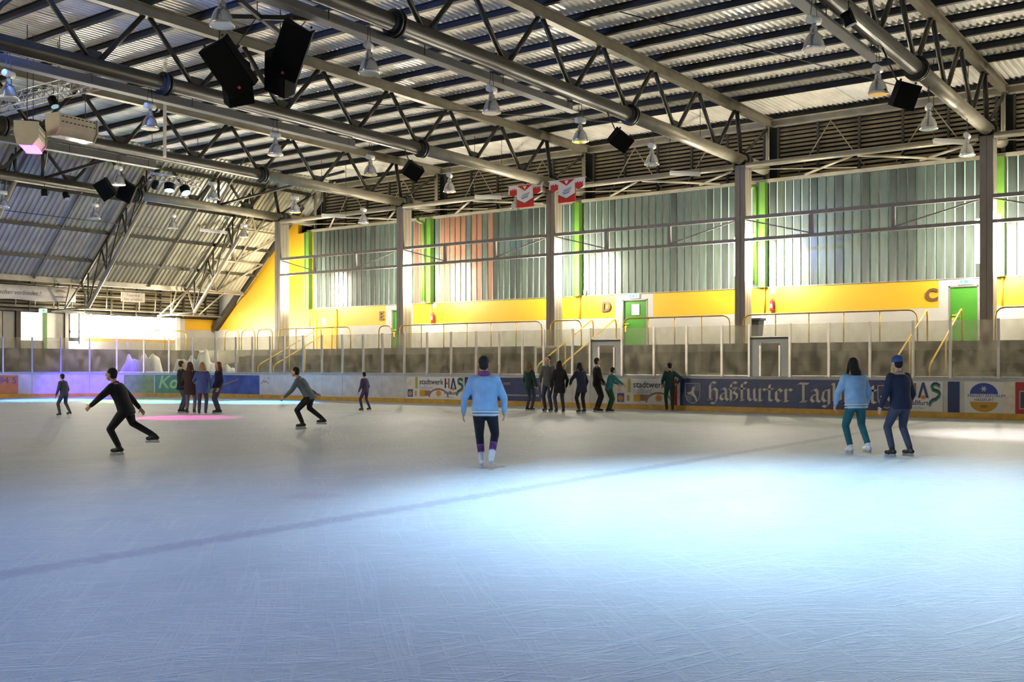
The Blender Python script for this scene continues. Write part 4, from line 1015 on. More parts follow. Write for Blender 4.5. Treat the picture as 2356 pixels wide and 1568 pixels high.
bflat(mtn, 36.0, 0.66, 'brown_print', b); bflat([(x + .2, y + .24) for x, y in circ(0.05)], 36.0, 0.66, 'grey_print', b)
# stadtwerk banner (twice)
def photo_marks(b, y0):
    bflat([(0, 0), (0.28, 0), (0.28, 0.3), (0, 0.3)], y0, 0.24, 'logo_blue', b); bflat([(x + .14, y + .13) for x, y in circ(.1)], y0, 0.24, 'orange_print', b, lift=0.008)
def stadtwerk(ya, yb, lab, has):
    b = banner('ad_banner', lab, S_(ya), S_(yb), 'white', 0.18)
    bflat([(0, 0), (0.55, 0), (0.55, 0.46), (0, 0.46)], ya, 0.57, 'board_cream', b); bflat([(0.45, 0), (0.57, 0), (0.57, 0.46), (0.45, 0.46)], ya, 0.57, 'olive_print', b, lift=0.006)
    photo_marks(b, ya - 0.04); bflat([(0, 0), (0.1, 0), (0.1, 0.2), (0, 0.2)], ya - 0.42, 0.28, 'amber_print', b)
    y = ya - 0.66
    btext('stadtwerk', y, 0.74, 0.30, 'dark_print', b, bold=0.012); btext('haßfurt', y, 0.54, 0.24, 'grey_print', b)
    bflat([(0, 0), (0.26, 0), (0.26, 0.24), (0, 0.24)], y - 0.02, 0.27, 'amber_print', b); bflat([(0.26, 0.02), (0.62, 0.02), (0.62, 0.22), (0.26, 0.24)], y - 0.02, 0.27, 'brown_print', b)
    arc = [(0.5 * math.cos(a), 0.36 * math.sin(a)) for a in [PI * k / 16 for k in range(17)]] + [(0.44 * math.cos(a), 0.29 * math.sin(a)) for a in [PI - PI * k / 16 for k in range(17)]]
    bflat(arc, y - 0.98, 0.24, 'brown_print', b, lift=0.010); bflat([(x, y2) for x, y2 in circ(0.44, 17, 0, PI)], y - 0.98, 0.23, 'white', b, lift=0.007)
    bflat([(0.13 * math.cos(2 * PI * k / 20) * (1.25 if k % 2 else .7), 0.13 * math.sin(2 * PI * k / 20) * (1.25 if k % 2 else .7)) for k in range(20)], y - 0.98, 0.40, 'orange_print', b, lift=0.012)
    if has: has_logo(b, ya - 1.95)
    return b
def has_logo(b, y):
    q = lambda P, m: bflat([(x, z) for x, z in P], y, 0.42, m, b, lift=0.010)
    q([(0, .18), (.07, .18), (.07, .56), (0, .56)], 'navy'); q([(.17, .18), (.24, .18), (.24, .56), (.17, .56)], 'brown_print'); q([(.07, .33), (.17, .33), (.17, .41), (.07, .41)], 'orange_print')
    q([(.28, .14), (.35, .14), (.43, .45), (.51, .14), (.58, .14), (.46, .58), (.40, .58)], 'navy')
    bflat([(x + .43, z + .16) for x, z in circ(.06)], y, 0.42, 'orange_print', b, lift=0.013)
    cl = [(.88, .50), (.76, .57), (.66, .50), (.68, .40), (.84, .34), (.88, .24), (.80, .14), (.66, .08), (.60, -.05)]
    for dz, m, wd in ((0, 'navy', .07), (-.05, 'green_print', .045)):
        mb = MB()
        for (xa, za), (xb, zb) in zip(cl, cl[1:]): mb.beam((AX - 0.012 + dz * 0.05, y - xa, .42 + za + dz), (AX - 0.012 + dz * 0.05, y - xb, .42 + zb + dz), 0.004, wd, up=(0, 0.3, 1))
        mb.build('print', m, b)
    btext('Haßfurt', y + 0.02, 0.36, 0.19, 'navy', b, bold=0.01); btext('Stadt am Main', y + 0.02, 0.25, 0.08, 'grey_print', b)
stadtwerk(27.6, 24.77, 'white advertising banner with arched logo left of the man in light blue', True)
b = banner('ad_banner', 'dark blue banner behind the left of the standing group', S_(24.66), S_(21.16), 'navy'); bflat([(0, 0), (0.24, 0), (0.24, .84), (0, .84)], 24.66, 0.19, 'navy_dark', b)
for k in range(22): bflat([(0, 0), (0.07, 0), (0.08, 0.06), (0.01, 0.06)], 23.1 - k * 0.085, 0.36, 'grey_print', b)
bflat(circ(0.14), 21.45, 0.80, 'grey_print', b); bflat(circ(0.11), 21.45, 0.80, 'navy', b, lift=0.008); btext('inen', 22.85, 0.76, 0.2, 'grey_print', b)
stadtwerk(18.04, 16.05, 'white advertising banner with arched logo left of the person in dark green', False)
b = banner('ad_banner', 'narrow dark red board strip left of the long blue banner', S_(15.97), S_(15.73), 'red_banner', -0.02)
b = banner('ad_banner', 'narrow cream strip left of the long blue banner', S_(15.73), S_(15.62), 'board_cream')
# broad-nib lettering for the newspaper banner
GL = {
 'H': (0.86, [[(.16, .0), (.16, 1.22), (.34, 1.46), (.62, 1.36)], [(.16, .62), (.46, .96), (.70, .78), (.70, .1), (.5, -.30), (.24, -.2)], [(.0, .02), (.32, .05)]]),
 'a': (0.80, [[(.14, .84), (.40, .98), (.56, .80), (.56, .15), (.74, .02)], [(.56, .62), (.20, .50), (.12, .2), (.30, .02), (.56, .2)]]),
 'ß': (0.80, [[(.16, .0), (.16, 1.25), (.36, 1.47), (.6, 1.36)], [(.3, .98), (.62, 1.0), (.36, .66), (.64, .46), (.6, .14), (.34, .0)], [(.02, .94), (.3, .94)]]),
 'f': (0.58, [[(.56, 1.36), (.40, 1.47), (.20, 1.30), (.20, .0)], [(.0, .94), (.48, .94)], [(.08, .02), (.36, .04)]]),
 'u': (0.84, [[(.06, .92), (.14, .86), (.14, .2), (.32, .02), (.58, .2)], [(.58, .96), (.60, .15), (.76, .02)]]),
 'r': (0.68, [[(.02, .88), (.16, .98), (.16, .05)], [(.04, .02), (.34, .04)], [(.16, .74), (.42, .97), (.60, .84)]]),
 't': (0.56, [[(.22, 1.28), (.20, .15), (.36, .02), (.5, .1)], [(.02, .94), (.48, .94)]]),
 'e': (0.70, [[(.58, .14), (.36, .0), (.15, .2), (.15, .76), (.36, .97), (.58, .76), (.18, .48)]]),
 'T': (0.86, [[(.04, 1.32), (.12, 1.42), (.78, 1.38)], [(.42, 1.38), (.42, .02)], [(.2, .02), (.64, .04)]]),
 'g': (0.78, [[(.56, .96), (.22, .86), (.12, .3), (.3, .06), (.56, .22)], [(.58, .98), (.58, -.1), (.40, -.34), (.14, -.24)]]),
 'b': (0.78, [[(.02, 1.42), (.15, 1.36), (.15, .2), (.36, .02), (.60, .2), (.60, .76), (.42, .96), (.2, .76)]]),
 'l': (0.42, [[(.02, 1.42), (.16, 1.36), (.16, .15), (.32, .02)]]), ' ': (0.34, [])}
b = banner('ad_banner', 'long blue banner with cream blackletter lettering and horse crests', S_(15.62), S_(8.75), 'navy', 0.16, 1.05)
word = 'Haßfurter Tagblatt'; total = sum(GL[ch][0] for ch in word); span = 14.62 - 9.24; kx = span / total; kz = 0.40; y = 14.62; z0 = 0.37
nb = 0.115; na = R_(38); nx, nz = nb * math.cos(na), nb * math.sin(na)
for ch in word:
    adv, strokes = GL[ch]
    if strokes:
        mb = MB()
        for st_ in strokes:
            for (xa, za), (xb, zb) in zip(st_, st_[1:]):
                q = []
                for (px_, pz_), sg in (((xa, za), -1), ((xa, za), 1), ((xb, zb), 1), ((xb, zb), -1)): q.append((px_ + sg * nx, pz_ + sg * nz))
                area = sum(q[i][0] * q[(i + 1) % 4][1] - q[(i + 1) % 4][0] * q[i][1] for i in range(4))
                if abs(area) < 1e-4: continue
                mb.prism([(u * kx, v_ * kz) for u, v_ in q], (AX - 0.006, y, z0), (0, -1, 0), (0, 0, 1), (1, 0, 0), 0.003)
        mb.build('letter', 'cream_print', b)
    y -= adv * kx
def shield(y, b):
    out = [(-.27, .66), (.27, .66), (.27, .25), (.22, .12), (.12, .03), (0, -.02), (-.12, .03), (-.22, .12), (-.27, .25)]
    inn = [(x * .9, .33 + (z - .33) * .92) for x, z in out]
    mb = MB(); n = len(out)
    mb.loft([[(AX - .006, y - x, .25 + z) for x, z in out], [(AX - .006, y - x, .25 + z) for x, z in inn]], cap=False, smooth=False); mb.build('crest_outline', 'grey_print', b)
    horse = [(-.2, .34), (-.12, .36), (-.04, .40), (-.02, .50), (.04, .56), (.07, .50), (.12, .60), (.05, .42), (.06, .32), (.13, .22), (.17, .08), (.12, .06), (.08, .18), (0, .24), (-.08, .30), (-.16, .29)]
    MB().prism(horse, (AX - .007, y, .25), (0, -1, 0), (0, 0, 1), (1, 0, 0), .002).build('crest_horse', 'cream_print', b)
    mb = MB()
    for k in range(6):
        mb.box((AX - .005, y + .22 - k * .03, .25 + .08), (AX - .003, y + .21 - k * .03, .25 + .26)); mb.box((AX - .005, y - .06 - k * .03, .25 + .40), (AX - .003, y - .07 - k * .03, .25 + .62))
    mb.build('crest_hatching', 'grey_print', b)
shield(15.17, b); shield(8.98, b)
b = banner('ad_banner', 'white banner with curling letter logo right of the long blue banner', S_(8.69), S_(7.44), 'white'); has_logo(b, 8.40)
b = banner('ad_banner', 'narrow dark blue board strip left of the half-disc banner', S_(7.31), S_(7.0), 'navy', -0.02)
b = banner('ad_banner', 'white banner with blue and yellow half discs', S_(6.87), S_(5.88), 'white')
cz = 0.60
bflat([(x, z + .10) for x, z in [(.36 * math.cos(a), .30 * math.sin(a)) for a in [PI * k / 20 for k in range(21)]]], 6.37, cz, 'logo_blue', b)
bflat([(x, z - .12) for x, z in [(.36 * math.cos(a), .28 * math.sin(a)) for a in [PI + PI * k / 20 for k in range(21)]]], 6.37, cz, 'amber_print', b)
mb = MB()
for k in range(3):
    a = PI * k / 3; mb.beam((AX - .010, 6.37 - .08 * math.cos(a), cz + .24 - .08 * math.sin(a)), (AX - .010, 6.37 + .08 * math.cos(a), cz + .24 + .08 * math.sin(a)), 0.003, 0.02, up=(0, 0.1, 1))
mb.build('print', 'white', b)
btext('FREIZEITZENTRUM', 6.79, 0.61, 0.115, 'logo_blue', b); btext('HASSFURT', 6.62, 0.50, 0.11, 'logo_blue', b)
bflat([(.1 * math.cos(2 * PI * k / 20), .04 * math.sin(2 * PI * k / 20)) for k in range(20)], 6.37, 0.36, 'brown_print', b, lift=0.008)
b = banner('ad_banner', 'cream board strip at the right edge', S_(5.88), S_(5.58), 'board_cream')
b = banner('ad_banner', 'red banner with black sign at the right edge', S_(5.57), S_(3.7), 'red_banner')
bflat([(0.09, 0.12), (1.4, 0.12), (1.4, 0.62), (0.09, 0.62)], 5.57, 0.18, 'grey_print', b); bflat([(0.12, 0.15), (1.37, 0.15), (1.37, 0.59), (0.12, 0.59)], 5.57, 0.18, 'dark_print', b, lift=0.007)

# ------------------------------------------------------------------ banners at the far end
t = thing('cloth_banner', 'white cloth banner with slanted script hanging at the far left', 'banner', (27.5, 50.2, 4.8))
mb = MB(); rings = []
for k in range(25):
    x = 20.5 + (30.1 - 20.5) * k / 24; yy = 50.1 + 0.05 * math.sin(k * 1.3); z_ = 0.03 * math.sin(k * 0.9)
    rings.append([(x, yy, 4.72 + z_), (x, yy + 0.01, 4.72 + z_), (x, yy + 0.01, 5.45 + z_ * 0.4), (x, yy, 5.45 + z_ * 0.4)])
mb.loft(rings).build('cloth', 'cloth_white', t)
mb = MB(); mb.mesh2d(text('bacher verbindet !', 0.35), (25.85, 50.0, 4.98), (1, 0, 0), (0, 0, 1), (0, -1, 0), 0.31); mb.build('lettering', 'dark_print', t)
mb = MB(); mb.prism([(-.3, 0), (-.1, .16), (.1, .12), (.3, 0), (.1, .05), (-.1, .07)], (29.3, 50.02, 5.18), (1, 0, 0), (0, 0, 1), (0, 1, 0), 0.005); mb.box((28.95, 50.015, 4.95), (29.7, 50.02, 5.0)); mb.build('emblem', 'brown_print', t)
t = thing('hanging_sign', 'small white hanging sign with two brown text lines, far end', 'sign', (33.4, 50.1, 4.9))
MB().box((32.75, 50.08, 4.92), (34.2, 50.11, 5.44)).build('board', 'cloth_white', t)
for s_, z_ in (('Fanartikel', 5.22), ('hier erhältlich', 5.0)):
    mb = MB(); mb.mesh2d(text(s_, 0, 'CENTER'), (33.48, 50.07, z_), (1, 0, 0), (0, 0, 1), (0, -1, 0), 0.2); mb.build('lettering', 'brown_print', t)
for x in (32.85, 34.1): MB().tube([(x, 50.1, 5.44), (x, 50.1, 6.3)], 0.012, 6).build('hanger', 'steel', t)
t = thing('exit_sign', 'small exit sign box under the far cloth banner', 'sign', (28.95, 51.2, 4.2))
MB().box((28.75, 51.14, 4.2), (29.15, 51.25, 4.4)).build('case', 'exit_white', t)
MB().box((28.9, 51.13, 4.24), (29.0, 51.14, 4.36)).build('pictogram', 'exit_green', t)

# ------------------------------------------------------------------ people
def cloth(name, c, var=0.18):
    mat(name, c, 0.85, var=var, vscale=7, bump=0.25, bscale=60); return name
def remesh(mb, name, voxel, m, parent=None, smooth_it=2):
    me = mb.mesh(name); o = bpy.data.objects.new(name, me); COL.objects.link(o)
    r = o.modifiers.new('r', 'REMESH'); r.mode = 'VOXEL'; r.voxel_size = voxel; r.use_smooth_shade = True
    s = o.modifiers.new('s', 'SMOOTH'); s.iterations = smooth_it; s.factor = 0.5
    dg = bpy.context.evaluated_depsgraph_get(); dg.update()
    nm = bpy.data.meshes.new_from_object(o.evaluated_get(dg)); bpy.data.objects.remove(o)
    nm.name = name; nm.materials.clear(); nm.materials.append(M(m))
    nm.polygons.foreach_set('use_smooth', [True] * len(nm.polygons))
    o = bpy.data.objects.new(name, nm); COL.objects.link(o)
    if parent: o.parent = parent
    return o
def V(*a): return Vector(a)
def oval(c, rx, ry, n=16, tilt=0.0): return [V(c[0] + rx * math.cos(2 * PI * k / n), c[1] + ry * math.sin(2 * PI * k / n) * math.cos(tilt), c[2] + ry * math.sin(2 * PI * k / n) * math.sin(tilt)) for k in range(n)]
def hand(mb, wr, d, side, curl=0.5):
    """palm, four unequal fingers and a thumb leaving the side of the palm; d = forearm direction"""
    d = d.normalized(); pal = V(-side, 0, 0); pal = (pal - d * pal.dot(d)).normalized(); fw_ = d.cross(pal)
    if fw_.y < 0: fw_ = -fw_
    c = wr + d * 0.05
    mb.capsule(wr, 0.024, wr + d * 0.03, 0.028); 
    for k in range(4): mb.capsule(wr + d * 0.015 + fw_ * (0.012 * (k - 1.5)), 0.014, wr + d * 0.085 + fw_ * (0.019 * (k - 1.5)), 0.0125, 8)
    for k, L in enumerate((0.058, 0.072, 0.078, 0.070)):
        b0 = wr + d * 0.088 + fw_ * (0.0205 * (k - 1.5)); d1 = (d + pal * curl * 0.5).normalized(); d2 = (d + pal * curl * 1.6).normalized()
        b1 = b0 + d1 * L * 0.55; mb.capsule(b0, 0.0105, b1, 0.0095, 8); mb.capsule(b1, 0.0095, b1 + d2 * L * 0.5, 0.008, 8)
    t0 = wr + d * 0.03 + fw_ * 0.03; t1 = t0 + (d * 0.5 + fw_ * 0.8 + pal * 0.3).normalized() * 0.042
    mb.capsule(t0, 0.0125, t1, 0.011, 8); mb.capsule(t1, 0.011, t1 + (d * 0.9 + fw_ * 0.3 + pal * 0.4).normalized() * 0.032, 0.009, 8)
def person(lab, x, y, face, H, pose, top, legs, hair, hair_len=0.0, boots='boot_black', girth=1.0, top_len=0.0, hem=None, group=None, headwear=None, scarf=None, sock=None, bare_arms=False):
    """built facing +Y, in metres for a 1.75 m figure, then scaled to H. pose: joint offsets"""
    g = dict(lean=0.0, side=0.0, lk=(-0.02, 0.03), rk=(0.02, 0.0), lf=(-0.11, 0.0, 0.0), rf=(0.11, 0.0, 0.0), le=(-0.27, -0.02, -0.30), lh=(-0.27, 0.10, -0.53), re=(0.27, -0.02, -0.30), rh=(0.27, 0.10, -0.53), yaw=0.0, nod=0.0, drop=0.0)
    g.update(pose)
    k_ = girth; FZ = 0.13                           # ankle height on the skate
    hip_z = 0.95 - g['drop']
    pel = V(0, 0, hip_z); lean, sd = g['lean'], g['side']
    up = V(math.sin(sd), math.sin(lean), math.cos(lean) * math.cos(sd)).normalized()
    chest = pel + up * 0.34; neck = pel + up * 0.56; sh_z = pel + up * 0.50
    hd = neck + (up + V(0, 0.12 + g['nod'], 0.25)).normalized() * 0.17
    hips = {s: pel + V(s * 0.095, 0, -0.03) for s in (-1, 1)}
    ank = {-1: V(g['lf'][0], g['lf'][1], FZ + g['lf'][2]), 1: V(g['rf'][0], g['rf'][1], FZ + g['rf'][2])}
    knee = {}
    for s in (-1, 1):
        kk = g['lk'] if s < 0 else g['rk']; m_ = (hips[s] + ank[s]) / 2
        bend = max(0.0, 0.86 - (hips[s] - ank[s]).length); knee[s] = m_ + V(kk[0], kk[1] + 0.03 + math.sqrt(max(0, bend * 0.45)) * 0.6, 0.01)
    sho = {s: sh_z + V(s * 0.185 * k_, 0, -0.02) for s in (-1, 1)}
    elb = {-1: sho[-1] + V(g['le'][0] + 0.18, g['le'][1], g['le'][2]), 1: sho[1] + V(g['re'][0] - 0.18, g['re'][1], g['re'][2])}
    wri = {-1: sho[-1] + V(g['lh'][0] + 0.18, g['lh'][1], g['lh'][2]), 1: sho[1] + V(g['rh'][0] - 0.18, g['rh'][1], g['rh'][2])}
    hr = Matrix.Rotation(g['yaw'], 3, 'Z')
    # --- body: one continuous skin
    mb = MB()
    def torso(mb, inf, z_lo, z_hi, bell=0.0):
        tab = [(-0.10, .135, .10), (0.0, .160, .115), (0.12, .150, .105), (0.24, .152, .108), (0.36, .172, .118), (0.46, .168, .105), (0.52, .120, .085), (0.57, .065, .065)]
        R = []
        for z, rx, ry in tab:
            if z < z_lo - 0.001 or z > z_hi + 0.001: continue
            f_ = 1 + bell * max(0, (0.2 - z)); R.append(oval(pel + up * z, (rx * k_ + inf) * f_, (ry * k_ + inf) * f_, 18, -lean * 0.6))
        mb.loft(R)
    torso(mb, 0, -0.1, 0.57)
    for s in (-1, 1):
        mb.capsule(hips[s], 0.088, knee[s], 0.055); mb.capsule(knee[s], 0.055, knee[s].lerp(ank[s], 0.35), 0.056); mb.capsule(knee[s].lerp(ank[s], 0.35), 0.056, ank[s], 0.04)
        mb.capsule(ank[s], 0.042, ank[s] + V(0, 0.1, -0.05), 0.035)
        mb.capsule(sho[s] - V(s * 0.03, 0, 0), 0.062, elb[s], 0.042); mb.capsule(elb[s], 0.042, wri[s], 0.028)
        hand(mb, wri[s], wri[s] - elb[s], s)
    mb.capsule(neck - up * 0.06, 0.056, hd - up * 0.04, 0.052)
    def hp(a, b, c): return hd + hr @ V(a, b, c)
    mb.ellipsoid(hp(0, 0, 0.02), 0.076, 0.096, 0.105, hr); mb.ellipsoid(hp(0, 0.035, -0.055), 0.055, 0.06, 0.06, hr)
    mb.capsule(hp(0, 0.092, 0.015), 0.011, hp(0, 0.112, -0.018), 0.016, 8); mb.capsule(hp(-0.028, 0.088, 0.035), 0.012, hp(0.028, 0.088, 0.035), 0.012, 8)
    for s in (-1, 1): mb.ellipsoid(hp(s * 0.078, -0.005, 0.0), 0.014, 0.022, 0.034, hr)
    P = remesh(mb, 'person', 0.0095, 'skin', None, 2)
    tag(P, lab, 'person', group)
    ch = lambda mb_, nm, m_: (lambda o_: o_)(simple(mb_, nm, m_, P))
    for s in (-1, 1):
        simple(MB().ellipsoid(hp(s * 0.03, 0.086, 0.018), 0.011, 0.007, 0.007, hr, 10, 6), 'eye', 'eye', P)
    simple(MB().ellipsoid(hp(0, 0.094, -0.055), 0.022, 0.007, 0.008, hr, 10, 6), 'mouth', 'lips', P)
    # --- clothes
    mb = MB(); lo = -0.1 - top_len
    R0 = []
    torso(mb, 0.024, -0.1, 0.55, 0.15)
    if top_len > 0: mb.loft([oval(pel + V(0, 0, -0.1 - top_len), .185 * k_ + .015, .145 * k_ + .015, 18), oval(pel + V(0, 0, 0.02), .185 * k_, .14 * k_, 18)])
    for s in (-1, 1):
        mb.capsule(sho[s] - V(s * 0.04, 0, 0), 0.083, elb[s], 0.06)
        if bare_arms: continue
        mb.capsule(elb[s], 0.06, wri[s].lerp(elb[s], 0.08), 0.043)
    mb.loft([oval(neck - up * 0.03, 0.085, 0.085, 14, -lean), oval(neck + up * 0.015, 0.074, 0.078, 14, -lean)])
    remesh(mb, 'jacket', 0.014, top, P, 3)
    if hem:
        for j in range(2):
            mb = MB(); c = pel + up * (-0.085 + 0.045 * j); mb.loft([oval(c, .185 * k_ + .004, .150 * k_ + .004, 20, -lean * 0.6), oval(c + up * 0.02, .187 * k_ + .004, .151 * k_ + .004, 20, -lean * 0.6)]); simple(mb, 'hem_stripe', hem, P)
    mb = MB(); mb.loft([oval(pel + V(0, 0, -0.11), .15 * k_, .118 * k_, 16), oval(pel + V(0, 0, 0.03), .168 * k_, .126 * k_, 16)])
    for s in (-1, 1):
        mb.capsule(hips[s], 0.103 * (0.6 + 0.4 * k_), knee[s], 0.07); e_ = ank[s].lerp(knee[s], 0.14 if not sock else 0.34); mb.capsule(knee[s], 0.07, e_, 0.057)
    remesh(mb, 'trousers', 0.014, legs, P, 3)
    for s in (-1, 1):
        if sock:
            simple(MB().capsule(knee[s].lerp(ank[s], 0.4), 0.062, ank[s], 0.047), 'sock', sock, P)
        mb = MB(); a = ank[s]
        mb.capsule(a + (knee[s] - a).normalized() * 0.13, 0.056, a, 0.05); mb.capsule(a + V(0, -0.045, -0.035), 0.042, a + V(0, 0.15, -0.05), 0.038); mb.capsule(a + V(0, 0, -0.02), 0.05, a + V(0, 0.08, -0.04), 0.043)
        bo = remesh(mb, 'skate', 0.013, boots, P, 2)
        mb = MB(); mb.box((a.x - 0.004, a.y - 0.09, a.z - 0.13), (a.x + 0.004, a.y + 0.19, a.z - 0.085)); mb.box((a.x - 0.02, a.y - 0.06, a.z - 0.10), (a.x + 0.02, a.y - 0.02, a.z - 0.07)); mb.box((a.x - 0.02, a.y + 0.10, a.z - 0.10), (a.x + 0.02, a.y + 0.14, a.z - 0.07))
        simple(mb, 'blade', 'blade', bo)
    # --- hair
    mb = MB()
    mb.ellipsoid(hp(0, -0.022, 0.042), 0.089, 0.100, 0.098, hr); mb.ellipsoid(hp(0, -0.045, -0.01), 0.082, 0.066, 0.085, hr)
    if hair_len > 0:
        e_ = hd - up * (0.10 + hair_len) - hr @ V(0, 0.10, 0)
        mb.loft([[p + V(0, 0, 0) for p in oval(hp(0, -0.04, 0.05), 0.085, 0.07)], oval(hp(0, -0.06, -0.06), 0.098, 0.062), oval(hd - up * 0.13 + hr @ V(0, -0.095, 0), 0.112, 0.05), oval(e_ + V(0, 0, 0.0) , 0.095, 0.035)])
        for s in (-1, 1): mb.capsule(hp(s * 0.07, 0.0, 0.03), 0.03, hd - up * (0.08 + hair_len * 0.7) + hr @ V(s * 0.105, 0.02, 0), 0.025)
    remesh(mb, 'hair', 0.012, hair, P, 3)
    if headwear:
        mb = MB(); mb.ellipsoid(hp(0, -0.012, 0.06), 0.098, 0.112, 0.09, hr); mb.loft([oval(hp(0, -0.01, 0.035), 0.098, 0.114), oval(hp(0, -0.01, 0.075), 0.1, 0.116)]); remesh(mb, 'cap', 0.012, headwear, P, 2)
    if scarf:
        mb = MB(); mb.loft([oval(neck - up * 0.02, 0.1, 0.1), oval(neck + up * 0.02, 0.105, 0.105), oval(neck + up * 0.06, 0.085, 0.085)]); simple(mb, 'scarf', scarf, P)
    sc = H / 1.82
    P.scale = (sc, sc, sc); P.location = (x, y, 0.0); P.rotation_euler = (0, 0, face - PI / 2)
    return P
def simple(mb, nm, m_, parent):
    o = bpy.data.objects.new(nm, mb.mesh(nm)); COL.objects.link(o); o.data.materials.append(M(m_)); o.parent = parent; return o
for n_, c in (('c_lightblue', (0.30, 0.50, 0.78)), ('c_navytrack', (0.008, 0.010, 0.022)), ('c_black', (0.010, 0.010, 0.013)), ('c_brown', (0.035, 0.022, 0.020)), ('c_blue', (0.05, 0.09, 0.28)), ('c_jeans', (0.05, 0.06, 0.11)), ('c_greyjeans', (0.16, 0.15, 0.20)),
              ('c_darkgreen', (0.010, 0.045, 0.040)), ('c_grey', (0.11, 0.11, 0.115)), ('c_navy', (0.012, 0.018, 0.05)), ('c_teal', (0.02, 0.17, 0.20)), ('c_bottle', (0.008, 0.06, 0.03)), ('c_greyblue', (0.14, 0.18, 0.21)), ('c_violet', (0.06, 0.04, 0.12)), ('c_tealtrack', (0.02, 0.13, 0.17)), ('c_magenta', (0.20, 0.06, 0.24)), ('c_slate', (0.05, 0.07, 0.10)),
              ('h_dark', (0.012, 0.009, 0.008)), ('h_brown', (0.07, 0.030, 0.014)), ('h_blond', (0.36, 0.22, 0.10)), ('h_red', (0.15, 0.045, 0.02)), ('h_goldbrown', (0.20, 0.11, 0.035))):
    cloth(n_, c)
AWAY = 0.6315                                         # facing straight away from the camera
def at(px, dep):                                      # ground point: lateral metres to the right of the view axis, depth along it
    c_, s_ = math.cos(0.6315), math.sin(0.6315); return c_ * dep + s_ * px, s_ * dep - c_ * px
GRP = 'people standing together at the boards'
# man in light blue, gliding away
person('man in light blue track jacket and dark trousers skating away from camera', 11.85, 9.15, AWAY, 1.66, dict(lean=0.10, lf=(-0.05, 0.06, 0.0), rf=(0.10, -0.10, 0.05), rk=(0.06, 0.02), le=(-0.27, -0.06, -0.29), lh=(-0.29, 0.06, -0.53), re=(0.28, -0.05, -0.29), rh=(0.28, 0.08, -0.52), drop=0.02, side=-0.03), 'c_lightblue', 'c_navytrack', 'h_dark', 0, 'boot_white', 1.18, hem='white', sock='c_magenta', scarf='c_magenta')
# dark skater at left leaning to the left
person('dark clothed skater at left leaning forward on one leg', 10.2, 15.46, AWAY + 1.45, 1.60, dict(lean=0.42, lf=(-0.06, 0.10, 0.0), rf=(0.12, -0.52, 0.22), rk=(0.04, 0.02), le=(-0.26, 0.18, -0.2), lh=(-0.2, 0.40, -0.36), re=(0.30, -0.16, -0.24), rh=(0.30, -0.32, -0.42), drop=0.10), 'c_black', 'c_black', 'h_dark', 0, 'boot_black', 1.05)
# four girls at left
GG = 'girls standing in a circle at left'
person('girl in dark jacket at the left of the four girls, face turned right', 19.97, 27.35, AWAY - 0.9, 1.64, dict(le=(-0.26, 0.05, -0.28), lh=(-0.2, 0.2, -0.48), re=(0.24, 0.06, -0.28), rh=(0.14, 0.2, -0.45)), 'c_black', 'c_jeans', 'h_brown', 0.0, top_len=0.05, group=GG)
person('girl in brown sweater with auburn hair seen from behind', 19.75, 26.62, AWAY, 1.60, dict(rf=(0.14, 0.02, 0), le=(-0.25, 0.04, -0.28), lh=(-0.2, 0.2, -0.4), re=(0.26, 0.1, -0.25), rh=(0.3, 0.3, -0.3)), 'c_brown', 'c_greyjeans', 'h_brown', 0.12, top_len=0.18, group=GG, girth=1.1)
person('blond girl in blue jacket seen from behind', 19.72, 25.98, AWAY + 0.15, 1.59, dict(le=(-0.28, 0.1, -0.26), lh=(-0.3, 0.28, -0.3), re=(0.26, -0.02, -0.3), rh=(0.26, 0.08, -0.53)), 'c_blue', 'c_jeans', 'h_blond', 0.10, top_len=0.12, group=GG, girth=1.08)
person('red haired girl half hidden behind the blond girl', 20.45, 26.15, AWAY + 2.2, 1.60, {}, 'c_navy', 'c_jeans', 'h_red', 0.25, group=GG)
# skaters in the middle left
person('skater in grey-blue top and dark trousers crouching, middle left', 16.94, 18.31, AWAY + 1.5, 1.66, dict(lean=0.55, lf=(-0.06, 0.16, 0.0), rf=(0.10, -0.34, 0.10), le=(-0.24, 0.14, -0.25), lh=(-0.2, 0.34, -0.42), re=(0.28, -0.16, -0.24), rh=(0.3, -0.34, -0.34), drop=0.12), 'c_greyblue', 'c_black', 'h_dark', 0.0, girth=1.05)
person('slim child in violet clothes skating near the boards', 24.4, 23.75, AWAY + 1.0, 1.28, dict(lf=(-0.1, 0.12, 0), rf=(0.1, -0.18, 0.03), lean=0.12), 'c_violet', 'c_violet', 'h_dark', 0.0)
person('child in slate blue skating in front of the boards at far left', 16.72, 28.42, AWAY + 1.2, 1.25, dict(lf=(-0.1, 0.14, 0), rf=(0.1, -0.22, 0.05), lean=0.15), 'c_slate', 'c_slate', 'h_dark', 0.0)
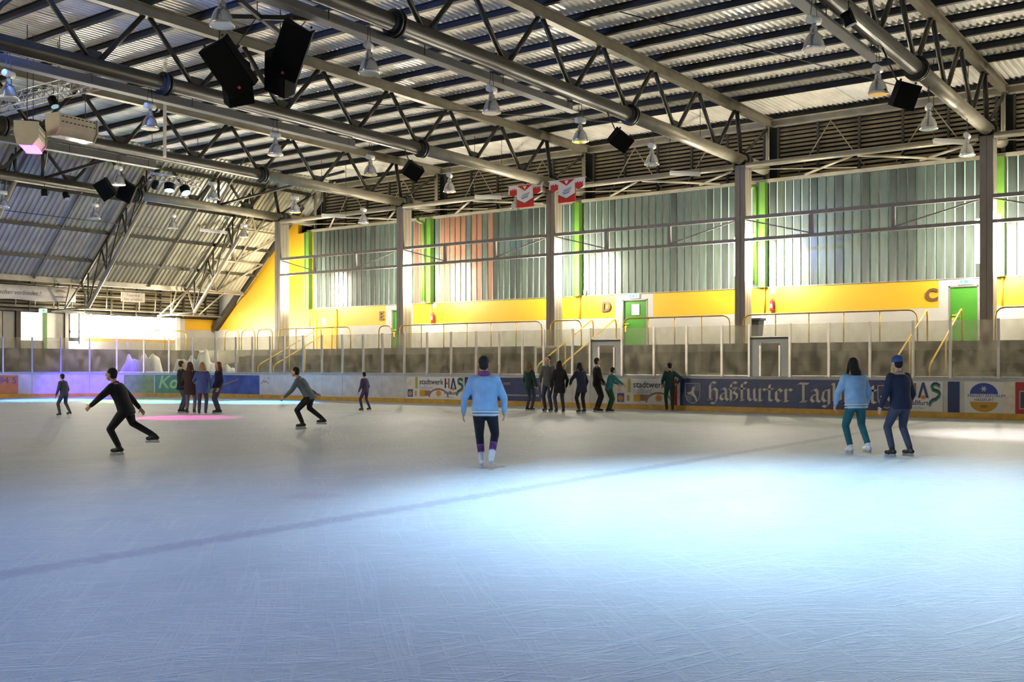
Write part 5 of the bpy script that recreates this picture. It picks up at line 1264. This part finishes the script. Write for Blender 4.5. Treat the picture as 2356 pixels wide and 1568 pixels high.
# standing group at the boards
person('girl with long golden hair and dark green jacket at left of the group', 27.55, 19.45, AWAY - 0.7, 1.60, dict(le=(-0.26, 0.02, -0.3), lh=(-0.2, 0.15, -0.5)), 'c_darkgreen', 'c_jeans', 'h_goldbrown', 0.22, group=GRP, top_len=0.03)
person('tall boy in grey hooded top in the standing group', 27.18, 18.45, AWAY + 2.6, 1.78, dict(le=(-0.26, 0.04, -0.3), lh=(-0.2, 0.16, -0.48), re=(0.26, 0.04, -0.3), rh=(0.2, 0.16, -0.48)), 'c_grey', 'c_jeans', 'h_dark', 0.0, group=GRP, girth=1.05)
person('girl with long dark hair in black coat in the standing group', 26.95, 17.88, AWAY + 0.3, 1.64, dict(rf=(0.17, 0.05, 0)), 'c_black', 'c_jeans', 'h_dark', 0.28, group=GRP, top_len=0.16, girth=1.05)
person('person in navy jacket leaning into the standing group', 27.3, 17.28, AWAY + 0.5, 1.60, dict(lean=0.22, le=(-0.3, 0.1, -0.25), lh=(-0.25, 0.25, -0.4)), 'c_navy', 'c_black', 'h_dark', 0.05, group=GRP, top_len=0.12)
person('dark haired boy in black in profile in the standing group', 28.1, 17.22, AWAY - 1.3, 1.73, dict(le=(-0.25, 0.05, -0.3), lh=(-0.15, 0.2, -0.45), re=(0.25, 0.05, -0.3), rh=(0.15, 0.2, -0.45)), 'c_black', 'c_black', 'h_dark', 0.0, group=GRP)
person('child in teal jacket at the right of the standing group', 28.21, 16.85, AWAY - 1.2, 1.45, dict(lean=0.25, le=(-0.25, 0.2, -0.2), lh=(-0.2, 0.4, -0.3), re=(0.25, 0.2, -0.2), rh=(0.2, 0.4, -0.3)), 'c_teal', 'c_bottle', 'h_dark', 0.0, group=GRP)
person('person in dark green with hand on hip leaning at the boards', 30.2, 15.75, AWAY, 1.58, dict(re=(0.42, -0.10, -0.20), rh=(0.26, -0.02, -0.40), le=(-0.26, 0.02, -0.3), lh=(-0.24, 0.16, -0.42)), 'c_darkgreen', 'c_bottle', 'h_dark', 0.0)
# two skaters at right
person('skater in light blue jacket with white hem stripe at right', 17.4, 5.6, AWAY + 0.2, 1.64, dict(lean=0.15, lf=(-0.08, 0.05, 0), rf=(0.14, -0.2, 0.04), le=(-0.28, 0.02, -0.28), lh=(-0.26, 0.15, -0.5)), 'c_lightblue', 'c_tealtrack', 'h_dark', 0.12, group='two skaters at right', hem='white', girth=1.15, boots='boot_white')
person('skater in dark navy jacket beside the blue banner end at right', 17.3, 4.84, AWAY + 0.4, 1.66, dict(lean=0.12, lf=(-0.1, 0.1, 0), rf=(0.1, -0.12, 0.02)), 'c_navy', 'c_jeans', 'h_dark', 0.0, group='two skaters at right', girth=1.18, headwear='c_blue')

for n_ in ('exit_green', 'exit_white', 'window_glow_soft', 'cyan_glow', 'magenta_glow'): M(n_).cycles.emission_sampling = 'NONE'
for o in bpy.data.objects:
    if o.name.split('.')[0] in ('pictogram', 'hanging_eye', 'crest_hatching', 'vent_slots', 'wires', 'lacing', 'flange_joint', 'print', 'printed_symbol'):
        o['kind'] = 'stuff'
